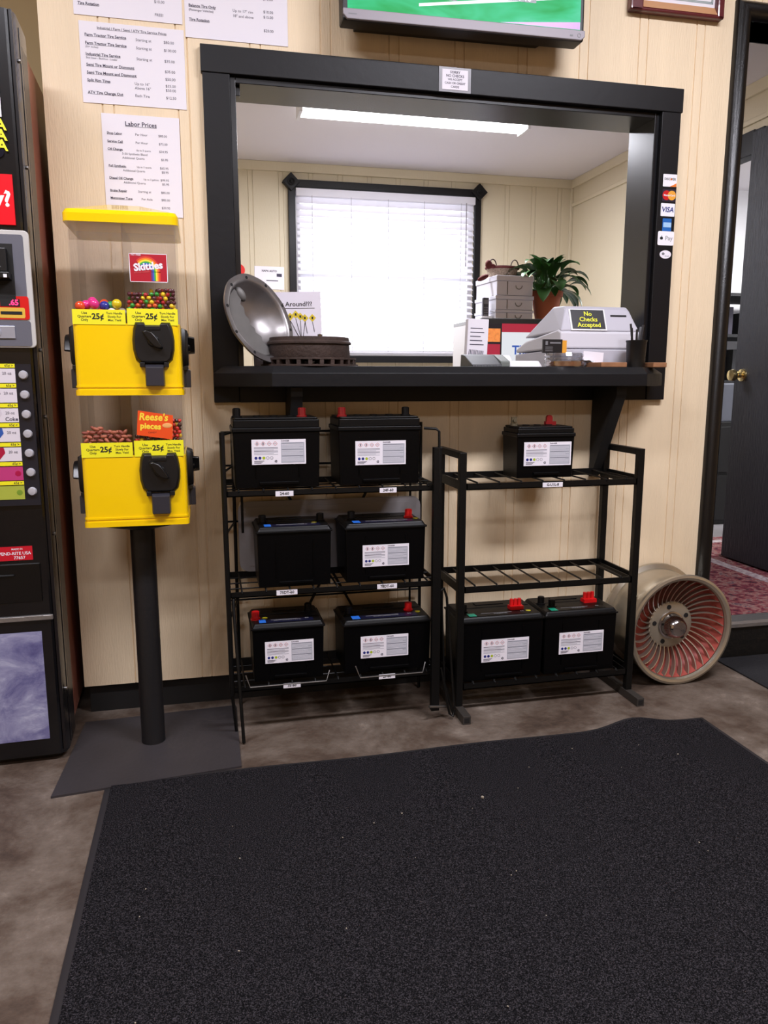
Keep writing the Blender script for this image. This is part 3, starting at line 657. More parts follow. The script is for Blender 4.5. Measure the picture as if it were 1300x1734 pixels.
# coin panel
M_cp = mat('coin_panel_grey', (112, 114, 126), 0.35, 0.3); M_cream = mat('cream_rim', (196, 194, 190), 0.4)
cp = MB().prism(rrect(0.26, 0.29, 0.012, cx=-0.150, cy=1.294), 0, 0.010, 0, FACE(0, 0, 0)).build('coin_panel', M_cream, vm, bevel=0.002); cp.location.x = 0.0185
mb = MB(); mb.prism(rrect(0.236, 0.178, 0.006, cx=-0.152, cy=1.339), 0.010, 0.0115, 0, FACE(0, 0, 0)); mb.prism(rrect(0.236, 0.064, 0.006, cx=-0.148, cy=1.185), 0.010, 0.0115, 0, FACE(0, 0, 0)); mb.build('grey_inlay', M_cp, cp)
mb = MB(); mb.box(-0.25, -0.060, -0.0125, -0.0115, 1.268, 1.405); mb.build('bill_recess', M_base, cp)
mb = MB(); mb.box(-0.25, -0.072, -0.034, -0.0125, 1.335, 1.392); mb.xprism([(-0.0125, 1.315), (-0.0125, 1.333), (-0.046, 1.333), (-0.046, 1.318)], -0.25, -0.066); mb.build('bill_acceptor', M_mech, cp, bevel=0.002)
mb = MB(); mb.prism([(-0.105, 1.345), (-0.085, 1.345), (-0.095, 1.358)], 0, 0.0005, 0, FACE(0, -0.034, 0)); mb.box(-0.14, -0.11, -0.0345, -0.034, 1.372, 1.385); mb.build('arrow_marks', MC['sticker_grey'], cp)
MB().box(-0.079, -0.071, -0.048, -0.046, 1.319, 1.327).build('indicator_lamp', mat('indicator_white', (240, 240, 245), 0.4), cp)
o = MB().prism(rrect(0.236, 0.058, 0.006, cx=-0.149, cy=1.2485), 0.0115, 0.0125, 0, FACE(0, 0.0, 0)).build('price_display', mat('display_red', (212, 20, 20), 0.35), cp)
o['label'] = 'red coin plate with glowing price digits'
mb = MB(); mb.box(-0.098, -0.052, -0.0135, -0.0125, 1.252, 1.270, 0); mb.text('.65', 0.019, FACE(-0.066, -0.0138, 1.261), 1, 1)
mb.prism(rrect(0.062, 0.026, 0.004, cx=-0.072, cy=1.236), 0.0125, 0.0132, 2, FACE(0, 0, 0)); mb.box(-0.098, -0.048, -0.014, -0.0132, 1.232, 1.2395, 0)
mb.build('coin_slot', [M_base, mat('led_pink', (255, 50, 110), 0.4, emit=1.5), mat('gold_rim', (222, 180, 70), 0.4)], o)
mb = MB(); mb.box(-0.20, -0.068, -0.0150, -0.0115, 1.172, 1.203); mb.lathe([(0.012, 0.0150), (0.012, 0.0165), (0.008, 0.0165), (0.008, 0.0155)], 18, 0, FACE(-0.112, 0, 1.187)); mb.build('lock_plate', mat('lock_silver', (190, 196, 214), 0.25, 0.6), cp, bevel=0.001)
# selection buttons
sp = MB().box(-0.30, -0.020, -0.0085, -0.0005, 0.738, 1.108).build('selection_panel', mat('selection_back', (30, 30, 38), 0.3), vm)
fl = [('red', (200, 30, 40)), ('brown', (86, 60, 64)), ('silver', (210, 204, 214)), ('blue', (50, 90, 170)), ('crimson', (170, 24, 60)), ('pink', (190, 60, 120)), ('lime', (170, 180, 70))]
for k in range(7):
    zc = 1.078 - k*0.0508
    base = (222, 216, 224) if k < 5 else fl[k][1]
    o = MB().box(-0.28, -0.058, -0.0100, -0.0085, zc-0.018, zc+0.018).build('flavour_card', mat('flavour_base_%d' % k, base, 0.3), sp)
    q = MB()
    if k < 5: q.prism([(-0.28, -0.018), (-0.115, -0.018), (-0.097, 0.004), (-0.10, 0.018), (-0.28, 0.018)][::-1], 0, 0.0004, 0, FACE(0, -0.0101, zc)); q.text('20 oz', 0.010, FACE(-0.078, -0.0105, zc+0.006), 1, 0)
    else: q.sphere((-0.07, zc, 0), 0.008, 10, 0, FACE(0, -0.0101, 0), (1, 1, .05))
    if k == 2: q.text('Coke', 0.014, FACE(-0.075, -0.0105, zc-0.010), 1, .5)
    q.build('print', [mat('flavour_%s' % fl[k][0], fl[k][1] if k < 5 else ((170, 20, 70) if k == 5 else (120, 150, 50)), 0.3), M_ink], o)
    o = MB().box(-0.28, -0.058, -0.0100, -0.0085, zc+0.0205, zc+0.0305).build('price_tab', M_lemon, sp)
    MB().text('65¢ >', 0.009, FACE(-0.072, -0.0102, zc+0.0255), 0, .5).build('lettering', M_inkb, o)
    MB().lathe([(0.0115, 0.0085), (0.0115, 0.013), (0.009, 0.017), (0.001, 0.018)], 18, 0, FACE(-0.039, 0, zc+0.002)).build('button', mat('button_silver', (196, 196, 204), 0.3, 0.3), sp, smooth=50)
o = MB().box(-0.20, -0.052, -0.002, 0.0, 0.588, 0.626).build('address_label', MC['sign_red'] if False else mat('label_red', (196, 20, 40), 0.4), vm)
mb = MB(); mb.text('MADE IN', 0.007, FACE(-0.09, -0.0023, 0.619), 0, .3); mb.text('VEND-RITE USA', 0.0115, FACE(-0.056, -0.0023, 0.607), 0, .6, 'RIGHT'); mb.text('77657', 0.0115, FACE(-0.085, -0.0023, 0.595), 0, .6); mb.build('lettering', M_paper, o)
mb = MB(); mb.box(-0.62, -0.035, -0.003, 0.004, 0.470, 0.578); mb.box(-0.60, -0.10, -0.009, -0.003, 0.545, 0.550); mb.build('delivery_flap', mat('flap_black', (5, 5, 6), 0.3), vm, bevel=0.003)
MB().box(-VW+0.02, -0.012, -0.008, 0.0, 0.418, 0.432).build('chrome_strip', MC['threshold_aluminium'], vm, bevel=0.002)
m = ramp_mat('ice_photo', [(0.25, (60, 56, 110)), (0.42, (110, 108, 150)), (0.58, (150, 150, 182)), (0.75, (205, 208, 225))], scale=9, detail=10, rough=0.3, dist=0.7, rr0=0.68, stretch=(1, 1, 1.3))
MB().box(-VW+0.06, -0.045, -0.002, 0.0, 0.07, 0.385).build('ice_picture', m, vm)

# ------------------------------------------------------------------ car batteries
LM = [M_paper, mat('label_grey', (176, 178, 188), 0.6), M_ink, M_navy, mat('label_green', (170, 190, 40), 0.5), mat('label_redink', (190, 60, 60), 0.6)]
def label_mesh():
    b = MB(); W, Hh = 0.155, 0.072
    b.box(-W/2, W/2, -0.001, 0, -Hh/2, Hh/2)
    b.box(0.006, W/2-0.004, -0.0012, -0.001, -Hh/2+0.004, Hh/2-0.009, 1)
    def F(x, z): return FACE(x, -0.0012, z)
    for k in range(4):
        x = -0.062 + k*0.0172; z = 0.024; r = 0.0066; c = 5
        for a in range(4):
            p0 = (r*math.cos(PI/2*a), r*math.sin(PI/2*a)); p1 = (r*math.cos(PI/2*(a+1)), r*math.sin(PI/2*(a+1)))
            b.prism([p0, p1, (p1[0]*.84, p1[1]*.84), (p0[0]*.84, p0[1]*.84)], 0, 0.0002, c, F(x, z))
        if k < 2: b.box(-0.0014, 0.0014, -0.003, 0.003, 0, 0.0002, 2, F(x, z))
        else: b.box(-0.0028, 0.0028, -0.0010, 0.0012, 0, 0.0002, 1, F(x, z))
    for k in range(7): b.box(-0.071, -0.003 - 0.012*(k % 3 == 2), -0.0013, -0.0011, 0.0115-k*0.0032, 0.0129-k*0.0032, 2 if k in (0, 3) else 1)
    for k in range(5):
        x = -0.066 + k*0.0112
        if k < 3: b.lathe([(0.0043, 0), (0.0043, 0.0002)], 12, (3, 3, 4)[k], F(x, -0.017), True)
        else: b.lathe([(0.0043, 0), (0.0043, 0.0002), (0.0035, 0.0002), (0.0035, 0)], 12, 2, F(x, -0.017), False)
    for k in range(3): b.box(-0.071, -0.043-0.004*k, -0.0013, -0.0011, -0.0265-k*0.0028, -0.0251-k*0.0028, 2)
    for a in range(3):
        q = R(90 + 120*a); b.box(-0.0024, 0.0024, 0.0012, 0.0036, 0, 0.0002, 2, F(-0.009, -0.027) @ Matrix.Rotation(q, 4, 'Z'))
    b.text('DANGER', 0.0058, F(0.018, 0.031), 2, 1)
    for k in range(15): b.box(0.008, 0.070-0.011*((k*7) % 4 == 1), -0.0014, -0.0012, 0.0245-k*0.0037, 0.0252-k*0.0037, 2 if k % 5 == 0 else 0)
    return b
lab_me = label_mesh().build('label_proto', LM); lab_data = lab_me.data; bpy.data.objects.remove(lab_me)
M_bcase = mat('battery_case', (3, 3, 4), 0.4, spec=0.15, bump=0.05, bscale=200); M_blid = mat('battery_lid', (8, 8, 9), 0.42, spec=0.25)
M_bnavy = mat('battery_top_navy', (14, 17, 44), 0.35); M_bblue = mat('battery_blue', (40, 110, 210), 0.4); M_bgreen = mat('battery_teal', (20, 140, 110), 0.4)
M_rcap = mat('red_terminal_cap', (204, 20, 24), 0.35); M_dred = mat('dark_red_cap', (120, 16, 18), 0.4); M_lead = mat('lead_nut', (120, 112, 92), 0.4, 0.7)
BG = 'car batteries on the two racks'
def battery(label, x0, x1, yfr, zb, h, dep, lab=None, terms=(), slope=False, accent=None, top_txt=None, dots=()):
    w_ = x1-x0; b = thing('car_battery', label, 'battery', ((x0+x1)/2, yfr+dep/2, zb), group=BG)
    hw = w_/2; hd = dep/2; ch = (h-0.017) if slope else h*0.80
    c = MB(); c.prism(rrect(w_-0.008, dep-0.008, 0.004), 0, ch, top=rrect(w_-0.002, dep-0.002, 0.004))
    c.box(-hw*0.42, hw*0.48, -hd-0.004, -hd+0.004, 0.010, 0.018)
    for x in (-hw*0.5, hw*0.5): c.box(x-0.001, x+0.001, -hd-0.0008, -hd+0.004, 0.03, ch-0.02)
    c.build('case', M_bcase, b, bevel=0.002)
    l = MB()
    if slope:
        l.prism(rrect(w_+0.006, dep+0.008, 0.005), ch, ch+0.005)
        l.prism(rrect(w_-0.002, dep, 0.006), ch+0.005, h-0.004, top=rrect(w_-0.010, dep-0.008, 0.006)); l.prism(rrect(w_-0.010, dep-0.008, 0.006), h-0.004, h, top=rrect(w_-0.016, dep-0.014, 0.006))
        l.box(-hw+0.012, hw-0.012, hd-0.075, hd-0.055, h, h+0.0015); l.box(-hw*0.35, hw*0.35, hd-0.05, hd-0.02, h, h+0.003)
    else:
        l.prism(rrect(w_+0.004, dep+0.006, 0.005), ch, ch+0.012)
        l.prism(rrect(w_-0.004, dep-0.002, 0.006), ch+0.012, h-0.006); l.prism(rrect(w_-0.012, dep-0.01, 0.006), h-0.006, h)
    l.build('lid', M_blid, b, bevel=0.002)
    if slope:
        Ms = T(0, -hd+0.010, h+0.0002)
        t_ = MB(); t_.box(-hw*0.66, hw*0.72, 0.003, 0.040, 0, 0.0008, 0, Ms)
        t_.box(-hw*0.78, -hw*0.60, 0.004, 0.036, 0.0008, 0.0016, 1, Ms)
        t_.text(top_txt or '', 0.013, Ms @ T(0, 0.016, 0.002), 2, .6)
        t_.box(-hw*0.45, hw*0.3, 0.026, 0.028, 0.0008, 0.0014, 3, Ms); t_.text('65', 0.013, Ms @ T(hw*0.55, 0.024, 0.002), 2, .8)
        t_.build('top_label', [M_bnavy if accent is M_bblue else M_blid, accent or M_blid, MC['sticker_grey'], MC['sticker_grey']], b)
    else:
        for k in range(3): MB().lathe([(0.012, h), (0.012, h+0.003)], 14, 0, T(-hw*0.4+k*hw*0.4, 0.01, 0)).build('vent_cap', M_blid, b)
    for (sx, yy, m, kind) in terms:
        q = MB(); x = sx*hw
        if kind == 'double':
            q.box(x-0.024, x+0.022, yy-0.014, yy+0.014, h, h+0.012)
            for dx in (-0.016, -0.002, 0.013): q.lathe([(0.007, h+0.012), (0.0062, h+0.034)], 10, 0, T(x+dx, yy+0.003*(dx > 0), 0))
        elif kind == 'nut':
            q.lathe([(0.013, h), (0.013, h+0.006)], 12, 0, T(x, yy, 0)); q.box(x-0.009, x+0.009, yy-0.004, yy+0.004, h+0.006, h+0.028); q.lathe([(0.007, 0), (0.007, 0.008)], 6, 0, T(x, yy-0.004, h+0.018) @ RX(90))
        elif kind == 'flag':
            q.box(x-0.018, x+0.018, yy-0.008, yy+0.008, h, h+0.012); q.prism(rrect(0.020, 0.034, 0.009, cx=0, cy=0.016), -0.006, 0.006, 0, T(x-0.004, yy, h) @ RX(90))
        else:
            q.lathe([(0.015, h-0.002), (0.015, h+0.004), (0.0115, h+0.005), (0.0100, h+0.026), (0.008, h+0.027)], 16, 0, T(x, yy, 0))
            for a in range(8): q.box(0.0095, 0.0115, -0.001, 0.001, h+0.004, h+0.025, 0, T(x, yy, 0) @ RZ(45*a))
        q.build('terminal', m, b, smooth=35)
    for (sx, yy) in dots:
        MB().lathe([(0.0085, 0), (0.0085, 0.002)], 14, 0, T(sx*hw, yy, h-0.0005)).build('charge_indicator', mat('indicator_yellow', (200, 190, 40), 0.4), b)
    if lab:
        o = bpy.data.objects.new('safety_label', lab_data); C.objects.link(o); o.parent = b
        o.location = (lab[0]-(x0+x1)/2, -hd-0.001, lab[1]-zb); o.scale = (lab[2]/0.155, 1, lab[2]/0.155)
    return b
BK = M_blid
Y1 = -0.26
battery('flat-topped battery at the left end of the top shelf of the left rack', 0.078, 0.330, Y1, 0.757, 0.203, 0.172, (0.209, 0.862, 0.156), [(-0.88, -0.045, BK, 'post'), (0.62, -0.045, M_dred, 'post')])
battery('flat-topped battery at the right end of the top shelf of the left rack', 0.384, 0.635, Y1, 0.757, 0.203, 0.172, (0.511, 0.853, 0.154), [(-0.86, -0.045, M_dred, 'post'), (0.70, -0.045, BK, 'post')])
battery('unlabelled dark battery with two black posts at left on the middle shelf', 0.138, 0.360, Y1, 0.457, 0.182, 0.178, None, [(-0.80, -0.02, BK, 'post'), (0.78, -0.02, BK, 'post')], True, M_bblue, 'AUTOMOTIVE', [(0.6, -0.03)])
battery('battery with a red post at right on the middle shelf of the left rack', 0.402, 0.654, Y1, 0.457, 0.182, 0.178, (0.527, 0.539, 0.145), [(-0.74, -0.01, BK, 'post'), (0.72, -0.01, M_rcap, 'post')], True, M_bblue, 'AUTOMOTIVE', [(0.86, -0.03)])
battery('narrow battery with a red post at left on the lowest shelf of the left rack', 0.116, 0.334, Y1, 0.165, 0.180, 0.176, (0.227, 0.256, 0.147), [(-0.86, -0.03, M_rcap, 'post'), (0.68, 0.02, BK, 'post')], True, M_bblue, 'AUTOMOTIVE', [(-0.6, -0.028)])
battery('wide battery with a red post at right on the lowest shelf of the left rack', 0.394, 0.674, Y1, 0.165, 0.171, 0.176, (0.523, 0.249, 0.152), [(-0.80, -0.02, BK, 'post'), (0.60, -0.015, M_rcap, 'post')], True, M_bblue, 'AUTOMOTIVE', [(0.78, -0.035)])
battery('small battery standing alone on the top shelf of the right rack', 0.972, 1.172, -0.20, 0.754, 0.165, 0.13, (1.077, 0.832, 0.164), [(-0.78, 0.02, M_lead, 'nut'), (0.50, 0.02, M_dred, 'flag')])
battery('large battery with three red studs at left on the floor shelf of the right rack', 0.775, 1.058, Y1, 0.104, 0.213, 0.178, (0.925, 0.204, 0.163), [(-0.80, -0.02, BK, 'post'), (0.50, -0.02, M_rcap, 'double')], True, M_bgreen, 'MARINE', [(0.72, -0.05)])
battery('large battery with three red studs at right on the floor shelf of the right rack', 1.062, 1.322, Y1, 0.104, 0.213, 0.178, (1.194, 0.208, 0.160), [(-0.78, 0.01, BK, 'post'), (-0.62, -0.03, BK, 'post'), (0.55, 0.0, M_rcap, 'double')], True, M_bgreen, 'MARINE')

# ------------------------------------------------------------------ racks
def shelf_tag(rack, s, x, z, y, wd=0.052):
    o = MB().box(x-wd/2, x+wd/2, y-0.0012, y, z-0.0075, z+0.0075).build('price_tag', M_paper, rack)
    o['label'] = 'white shelf tag'
    MB().text(s, 0.0115, FACE(x, y-0.0015, z), 0, 1, sx=1.0).build('lettering', M_inkb, o)
rk = thing('battery_rack', 'left black wire battery rack holding six batteries on three shelves', 'rack', (0, 0, 0))
def shelf(rack, x0, x1, y0, y1, z, hh, nw, wr=0.0028, back=0.012, cross=True):
    b = MB()
    b.box(x0, x1, y0, y0+0.004, z-hh, z); b.box(x0, x1, y0, y0+0.02, z-hh, z-hh+0.003)
    b.box(x0, x1, y1-0.004, y1, z-back, z+back*0.6); b.box(x0, x0+0.004, y0, y1, z-hh, z); b.box(x1-0.004, x1, y0, y1, z-hh, z)
    for k in range(nw):
        x = x0 + (k+0.5)*(x1-x0)/nw; b.tube([(x, y0-0.001, z-0.004), (x, y0+0.006, z+0.002), (x, y1-0.004, z+0.002)], wr, 6)
    for y in ((y0+0.05, (y0+y1)/2, y1-0.05) if cross else ()): b.tube([(x0, y, z-0.002), (x1, y, z-0.002)], wr*0.8, 6)
    return b
for z in (0.752, 0.452, 0.160): shelf(rk, 0.055, 0.692, -0.272, -0.045, z, 0.017, 9).build('shelf', M_blacksteel, rk)
def post(rack, pts, r=0.006, m=None, name='upright'): MB().tube(pts, r, 8).build(name, m or M_blacksteel, rack, smooth=50)
post(rk, [(0.048, -0.285, 0.922), (0.052, -0.285, 0.14)], 0.0075)
post(rk, [(0.066, -0.262, 0.44), (0.064, -0.275, 0.42), (0.080, -0.322, 0.004)], 0.005, name='leg')
post(rk, [(0.052, -0.285, 0.14), (0.062, -0.24, 0.004)], 0.005, name='leg')
post(rk, [(0.085, -0.03, 0.93), (0.085, -0.03, 0.004)], 0.0055); post(rk, [(0.70, -0.03, 0.93), (0.70, -0.03, 0.004)], 0.0055)
post(rk, [(0.665, -0.03, 0.86), (0.665, -0.03, 0.1)], 0.004); post(rk, [(0.105, -0.12, 0.73), (0.105, -0.12, 0.60)], 0.004)
MB().box(0.668, 0.694, -0.292, -0.272, 0.03, 0.868).build('upright', M_blacksteel, rk, bevel=0.001)
post(rk, [(0.640, -0.275, 0.925), (0.675, -0.285, 0.923), (0.684, -0.288, 0.915), (0.688, -0.29, 0.70)], 0.004, name='hoop')
post(rk, [(0.692, -0.283, 0.42), (0.706, -0.285, 0.43), (0.716, -0.285, 0.40), (0.742, -0.30, 0.03), (0.736, -0.305, 0.012), (0.726, -0.30, 0.02), (0.700, -0.285, 0.17)], 0.004, name='hoop')
post(rk, [(0.70, -0.28, 0.42), (0.712, -0.285, 0.12), (0.738, -0.302, 0.015)], 0.0035, name='leg')
post(rk, [(0.655, -0.31, 0.055), (0.735, -0.28, 0.035)], 0.0045, M_steel, name='brace')
for z in (0.905, 0.80, 0.62, 0.36):
    MB().tube([(0.05, -0.028, z), (0.705, -0.028, z)], 0.0035, 6).build('back_rail', M_blacksteel, rk)
    MB().tube([(0.05, -0.285, z+0.01), (0.085, -0.03, z)], 0.0035, 6).build('side_rail', M_blacksteel, rk)
MB().tube([(0.256, -0.022, 0.70), (0.50, -0.022, 0.25)], 0.0045, 6).build('cross_brace', M_blacksteel, rk)
MB().tube([(0.515, -0.022, 0.70), (0.28, -0.022, 0.25)], 0.0045, 6).build('cross_brace', M_blacksteel, rk)
MB().box(0.05, 0.70, -0.04, -0.036, 0.12, 0.165).build('back_rail', M_blacksteel, rk)
for s, x, z in (('24-60', 0.221, 0.741), ('24F-60', 0.531, 0.741), ('75DT-60', 0.222, 0.444), ('78DT-60', 0.528, 0.444), ('35-60', 0.231, 0.151), ('27-60', 0.528, 0.153)):
    shelf_tag(rk, s, x, z, -0.2725, 0.062 if 'DT' in s else 0.052)
for (x, z, wdt) in ((0.22, 0.165, 0.23), (0.54, 0.165, 0.20)):
    MB().tube([(x-wdt/2-0.012, -0.272, z+0.03), (x-wdt/2, -0.285, z-0.004), (x+wdt/2, -0.285, z-0.004), (x+wdt/2+0.012, -0.272, z+0.024)], 0.0022, 6).build('wire_stop', M_steel, rk)
t = thing('plastic_tray', 'thin grey sheet standing behind the middle row of batteries', 'sheet', (0.395, -0.060, 0.460), rot=(R(-4), 0, 0))
MB().prism(rrect(0.60, 0.225, 0.03, cy=0.1135), 0, 0.003, 0, FACE(0, 0, 0)).build('sheet', mat('grey_sheet', (140, 136, 138), 0.5), t)
mb = MB(); mb.prism(rrect(0.56, 0.19, 0.02, cy=0.1135), 0.003, 0.005, 0, FACE(0, 0, 0)); mb.build('raised_centre', MC['grey_sheet'], t)

rr = thing('battery_rack', 'right black square-tube rack with an empty middle shelf', 'rack', (0, 0, 0))
XL, XR = 0.757, 1.362; YF, YB = -0.272, -0.030; pw = 0.022
for x in (XL, XR):
    MB().box(x, x+pw, YF, YF+pw, 0.028, 0.848).build('upright', M_blacksteel, rr, bevel=0.0015)
    MB().box(x, x+pw, YB-pw, YB, 0.028, 0.848).build('upright', M_blacksteel, rr, bevel=0.0015)
    MB().box(x, x+pw, YF+pw, YB-pw, 0.828, 0.848).build('top_rail', M_blacksteel, rr, bevel=0.0015)
    f = MB(); f.box(x-0.002, x+pw+0.002, -0.348, YB, 0.0, 0.028); f.box(x+0.002, x+pw-0.002, -0.3485, -0.346, 0.005, 0.023, 1); f.build('foot', [mat('worn_foot', (52, 48, 44), 0.5), M_base], rr, bevel=0.001)
for z in (0.752, 0.424, 0.102):
    shelf(rr, XL+pw, XR, YF+0.002, YB-0.004, z, 0.02, 8, 0.003, 0.014, False).build('shelf', M_blacksteel, rr)
    for x in (XL+0.004, XR+pw-0.010): MB().box(x, x+0.006, YF+pw, YB-pw, z-0.02, z+0.008).build('side_rail', M_blacksteel, rr)
shelf_tag(rr, 'G-U1L-8', 1.065, 0.741, YF+0.0005, 0.068)

# ------------------------------------------------------------------ alloy wheel
wh = thing('alloy_wheel', 'silver turbine-vane alloy wheel with red recess standing by the doorway', 'wheel', (1.605, -0.215, 0.2005), rot=(R(90), 0, 0))
# local +z faces the camera side (world -y)
M_alloy = mat('brushed_alloy', (186, 178, 162), 0.32, 0.85, var=0.08, vscale=8); M_wred = mat('faded_red_paint', (168, 76, 66), 0.55, var=0.2, vscale=9)
mb = MB()
mb.lathe([(0.177, -0.014), (0.181, -0.004), (0.190, 0.0), (0.198, -0.003), (0.200, -0.010), (0.196, -0.016), (0.186, -0.022), (0.184, -0.05), (0.176, -0.065), (0.172, -0.13), (0.180, -0.15), (0.182, -0.178), (0.197, -0.186), (0.199, -0.194), (0.192, -0.198), (0.176, -0.190), (0.170, -0.13), (0.170, -0.06)], 72, 0, None, False)
rr_ = mb.build('rim', M_alloy, wh, smooth=40)
mb = MB(); mb.lathe([(0.1765, -0.016), (0.1695, -0.05), (0.155, -0.078), (0.06, -0.096), (0.001, -0.096)], 64, 0, None, False); mb.build('red_recess', M_wred, wh, smooth=60)
mb = MB(); mb.lathe([(0.001, -0.072), (0.040, -0.072), (0.080, -0.070), (0.086, -0.074), (0.086, -0.098), (0.001, -0.098)], 48, 0)
hub = mb.build('hub_disc', mat('hub_alloy', (172, 164, 148), 0.4, 0.7), wh, smooth=40)
NV = 34
for k in range(NV):
    b = MB(); a0 = 2*PI*k/NV; n = 8; P = []
    for j in range(n+1):
        t = j/n; r = 0.082 + t*0.093; a = a0 - 0.22*t*t + 0.03
        zf = -0.071 + t*0.055; zb_ = zf - 0.016 - 0.005*t
        tx, ty = math.cos(a), math.sin(a); nx, ny = -ty, tx
        th = 0.0017
        P.append((( r*tx-nx*th, r*ty-ny*th, zf), (r*tx+nx*th, r*ty+ny*th, zf), (r*tx+nx*th, r*ty+ny*th, zb_), (r*tx-nx*th, r*ty-ny*th, zb_)))
    b.rings([b.verts(p) for p in P]); b.build('vane', M_alloy, wh, smooth=35)
mb = MB(); mb.lathe([(0.050, -0.072), (0.050, -0.066), (0.044, -0.064), (0.040, -0.040), (0.033, -0.022), (0.026, -0.016), (0.001, -0.014)], 36); mb.build('hub_cap', mat('chrome_cap', (170, 166, 168), 0.15, 1.0, bump=0.05), wh, smooth=35)
for k in range(5):
    a = R(100 + 72*k); q = MB(); q.lathe([(0.0085, -0.0715), (0.0085, -0.0690), (0.001, -0.0690)], 14, 0, T(0.067*math.cos(a), 0.067*math.sin(a), 0), True); q.build('lug_hole', M_base, hub)

# ------------------------------------------------------------------ mats
M_mat = ramp_mat('charcoal_carpet', [(0.32, (6, 6, 7)), (0.5, (26, 25, 27)), (0.72, (70, 66, 70))], scale=420, detail=3, rough=1.0, bump=0.5, bscale=500, spec=0.05)
mt = thing('floor_mat', 'large charcoal carpet mat filling the foreground floor', 'mat', (0, 0, 0))
def matmesh(pts_fn, nx, ny, th):
    b = MB(); g = [[b.bm.verts.new(pts_fn(i/nx, j/ny)) for i in range(nx+1)] for j in range(ny+1)]
    for j in range(ny):
        for i in range(nx): b._f([g[j][i], g[j][i+1], g[j+1][i+1], g[j+1][i]], 0)
    return b
def bigmat(u, v, inset=0.0, z=0.006):
    # front (back wall side) edge y ~ -0.46, runs towards the camera
    x0, x1 = -0.292, 1.512; yb, yn = -0.478, -3.3
    x = x0 + inset + u*(x1-x0-2*inset); y = yb - inset + v*(yn - yb + 2*inset)
    y += 0.012*math.exp(-((x-1.27)/0.10)**2)*math.exp(-v*40)
    zz = z + 0.022*math.exp(-((x-1.27)/0.09)**2)*math.exp(-((yb-y)/0.10)**2)*1.0
    zz += 0.002*math.sin(x*9+1)*math.exp(-v*8)
    return (x, y, zz)
b = matmesh(lambda u, v: bigmat(u, v, 0.016, 0.0085), 60, 40, 0); o = b.build('carpet_pile', M_mat, mt, smooth=60)
b = matmesh(lambda u, v: bigmat(u, v, 0.0, 0.004), 60, 40, 0); o = b.build('rubber_border', mat('mat_rubber', (38, 35, 38), 0.75), mt, smooth=60)
s = o.modifiers.new('solid', 'SOLIDIFY'); s.thickness = 0.0035; s.offset = -1
t = thing('floor_mat', 'small dark rubber mat in front of the raised doorway step', 'mat', (0, 0, 0))
MB().prism([(1.885, -0.028), (2.75, -0.028), (2.75, -0.60), (1.94, -0.60), (1.885, -0.35)][::-1], 0.001, 0.007).build('rubber_sheet', mat('dark_rubber', (28, 28, 32), 0.7, bump=0.6, bscale=140), t, bevel=0.002)
M_deb = mat('debris', (150, 140, 124), 0.8)
random.seed(3)
def debris(name, lab, x, y, s, z=0.0100):
    b = MB(); n = 7
    b.prism([(math.cos(2*PI*k/n)*s*random.uniform(.6, 1.2), math.sin(2*PI*k/n)*s*random.uniform(.4, .9)) for k in range(n)], 0, s*0.6)
    o = b.build(name, M_deb, None); o.location = (x, y, z); o.rotation_euler = (0, 0, random.uniform(0, 3)); tag(o, lab, 'debris', 'crumbs on the floor mat')
debris('pebble', 'largest pale pebble lying on the upper middle of the big mat', 0.66, -0.78, 0.0055)
for _ in range(26): debris('crumb', 'tiny pale crumb scattered on the charcoal mat', random.uniform(-0.2, 1.4), random.uniform(-1.5, -0.55), random.uniform(.0012, .0024))

# red patterned office rug
m = ramp_mat('persian_pile', [(0.34, (60, 34, 44)), (0.43, (112, 42, 58)), (0.52, (136, 80, 80)), (0.60, (150, 116, 110)), (0.70, (84, 66, 80))], scale=26, detail=3, rough=1.0, bump=0.4, bscale=200, dist=1.2)
rg = thing('rug', 'red patterned rug on the raised floor beyond the doorway', 'rug', (0, 0, 0))
MB().box(1.90, 3.25, 0.06, 1.42, OF, OF+0.006).build('pile', m, rg)
mb = MB(); mb.box(1.90, 3.25, 1.28, 1.34, OF+0.006, OF+0.0068); mb.box(3.05, 3.11, 0.06, 1.28, OF+0.006, OF+0.0068); mb.box(2.50, 2.56, 0.06, 1.28, OF+0.006, OF+0.0068)
mb.build('border_band', ramp_mat('rug_band', [(0.4, (150, 130, 136)), (0.6, (190, 180, 180)), (0.7, (110, 40, 60))], scale=40, rough=1.0), rg)

# ------------------------------------------------------------------ things on the ledge
t = thing('brake_rotor', 'rusty brown brake rotor lying hub-up on the ledge', 'brake rotor', (0.333, -0.035, LT))
M_rust = mat('rusty_iron', (62, 48, 42), 0.75, 0.2, var=0.25, vscale=20, bump=0.3, bscale=120)
mb = MB(); mb.lathe([(0.09, 0.0), (0.152, 0.0), (0.152, 0.006), (0.09, 0.006)], 64, 0, None, False); mb.lathe([(0.09, 0.020), (0.146, 0.020), (0.146, 0.026), (0.09, 0.026)], 64, 0, None, False)
for k in range(26): mb.box(0.095, 0.145, -0.006, 0.006, 0.006, 0.020, 0, RZ(360/26*k))
mb.build('vented_disc', M_rust, t, smooth=35)
MB().lathe([(0.124, 0.024), (0.127, 0.030), (0.125, 0.066), (0.131, 0.068), (0.131, 0.073), (0.125, 0.078), (0.124, 0.088), (0.118, 0.088), (0.116, 0.060), (0.001, 0.058)], 64, 0, None, False).build('drum_hat', M_rust, t, smooth=35)
MB().lathe([(0.008, 0.056), (0.008, 0.094), (0.004, 0.096)], 12, 0, T(0.02, -0.095, 0)).build('stud', MC['chrome_cap'], t)

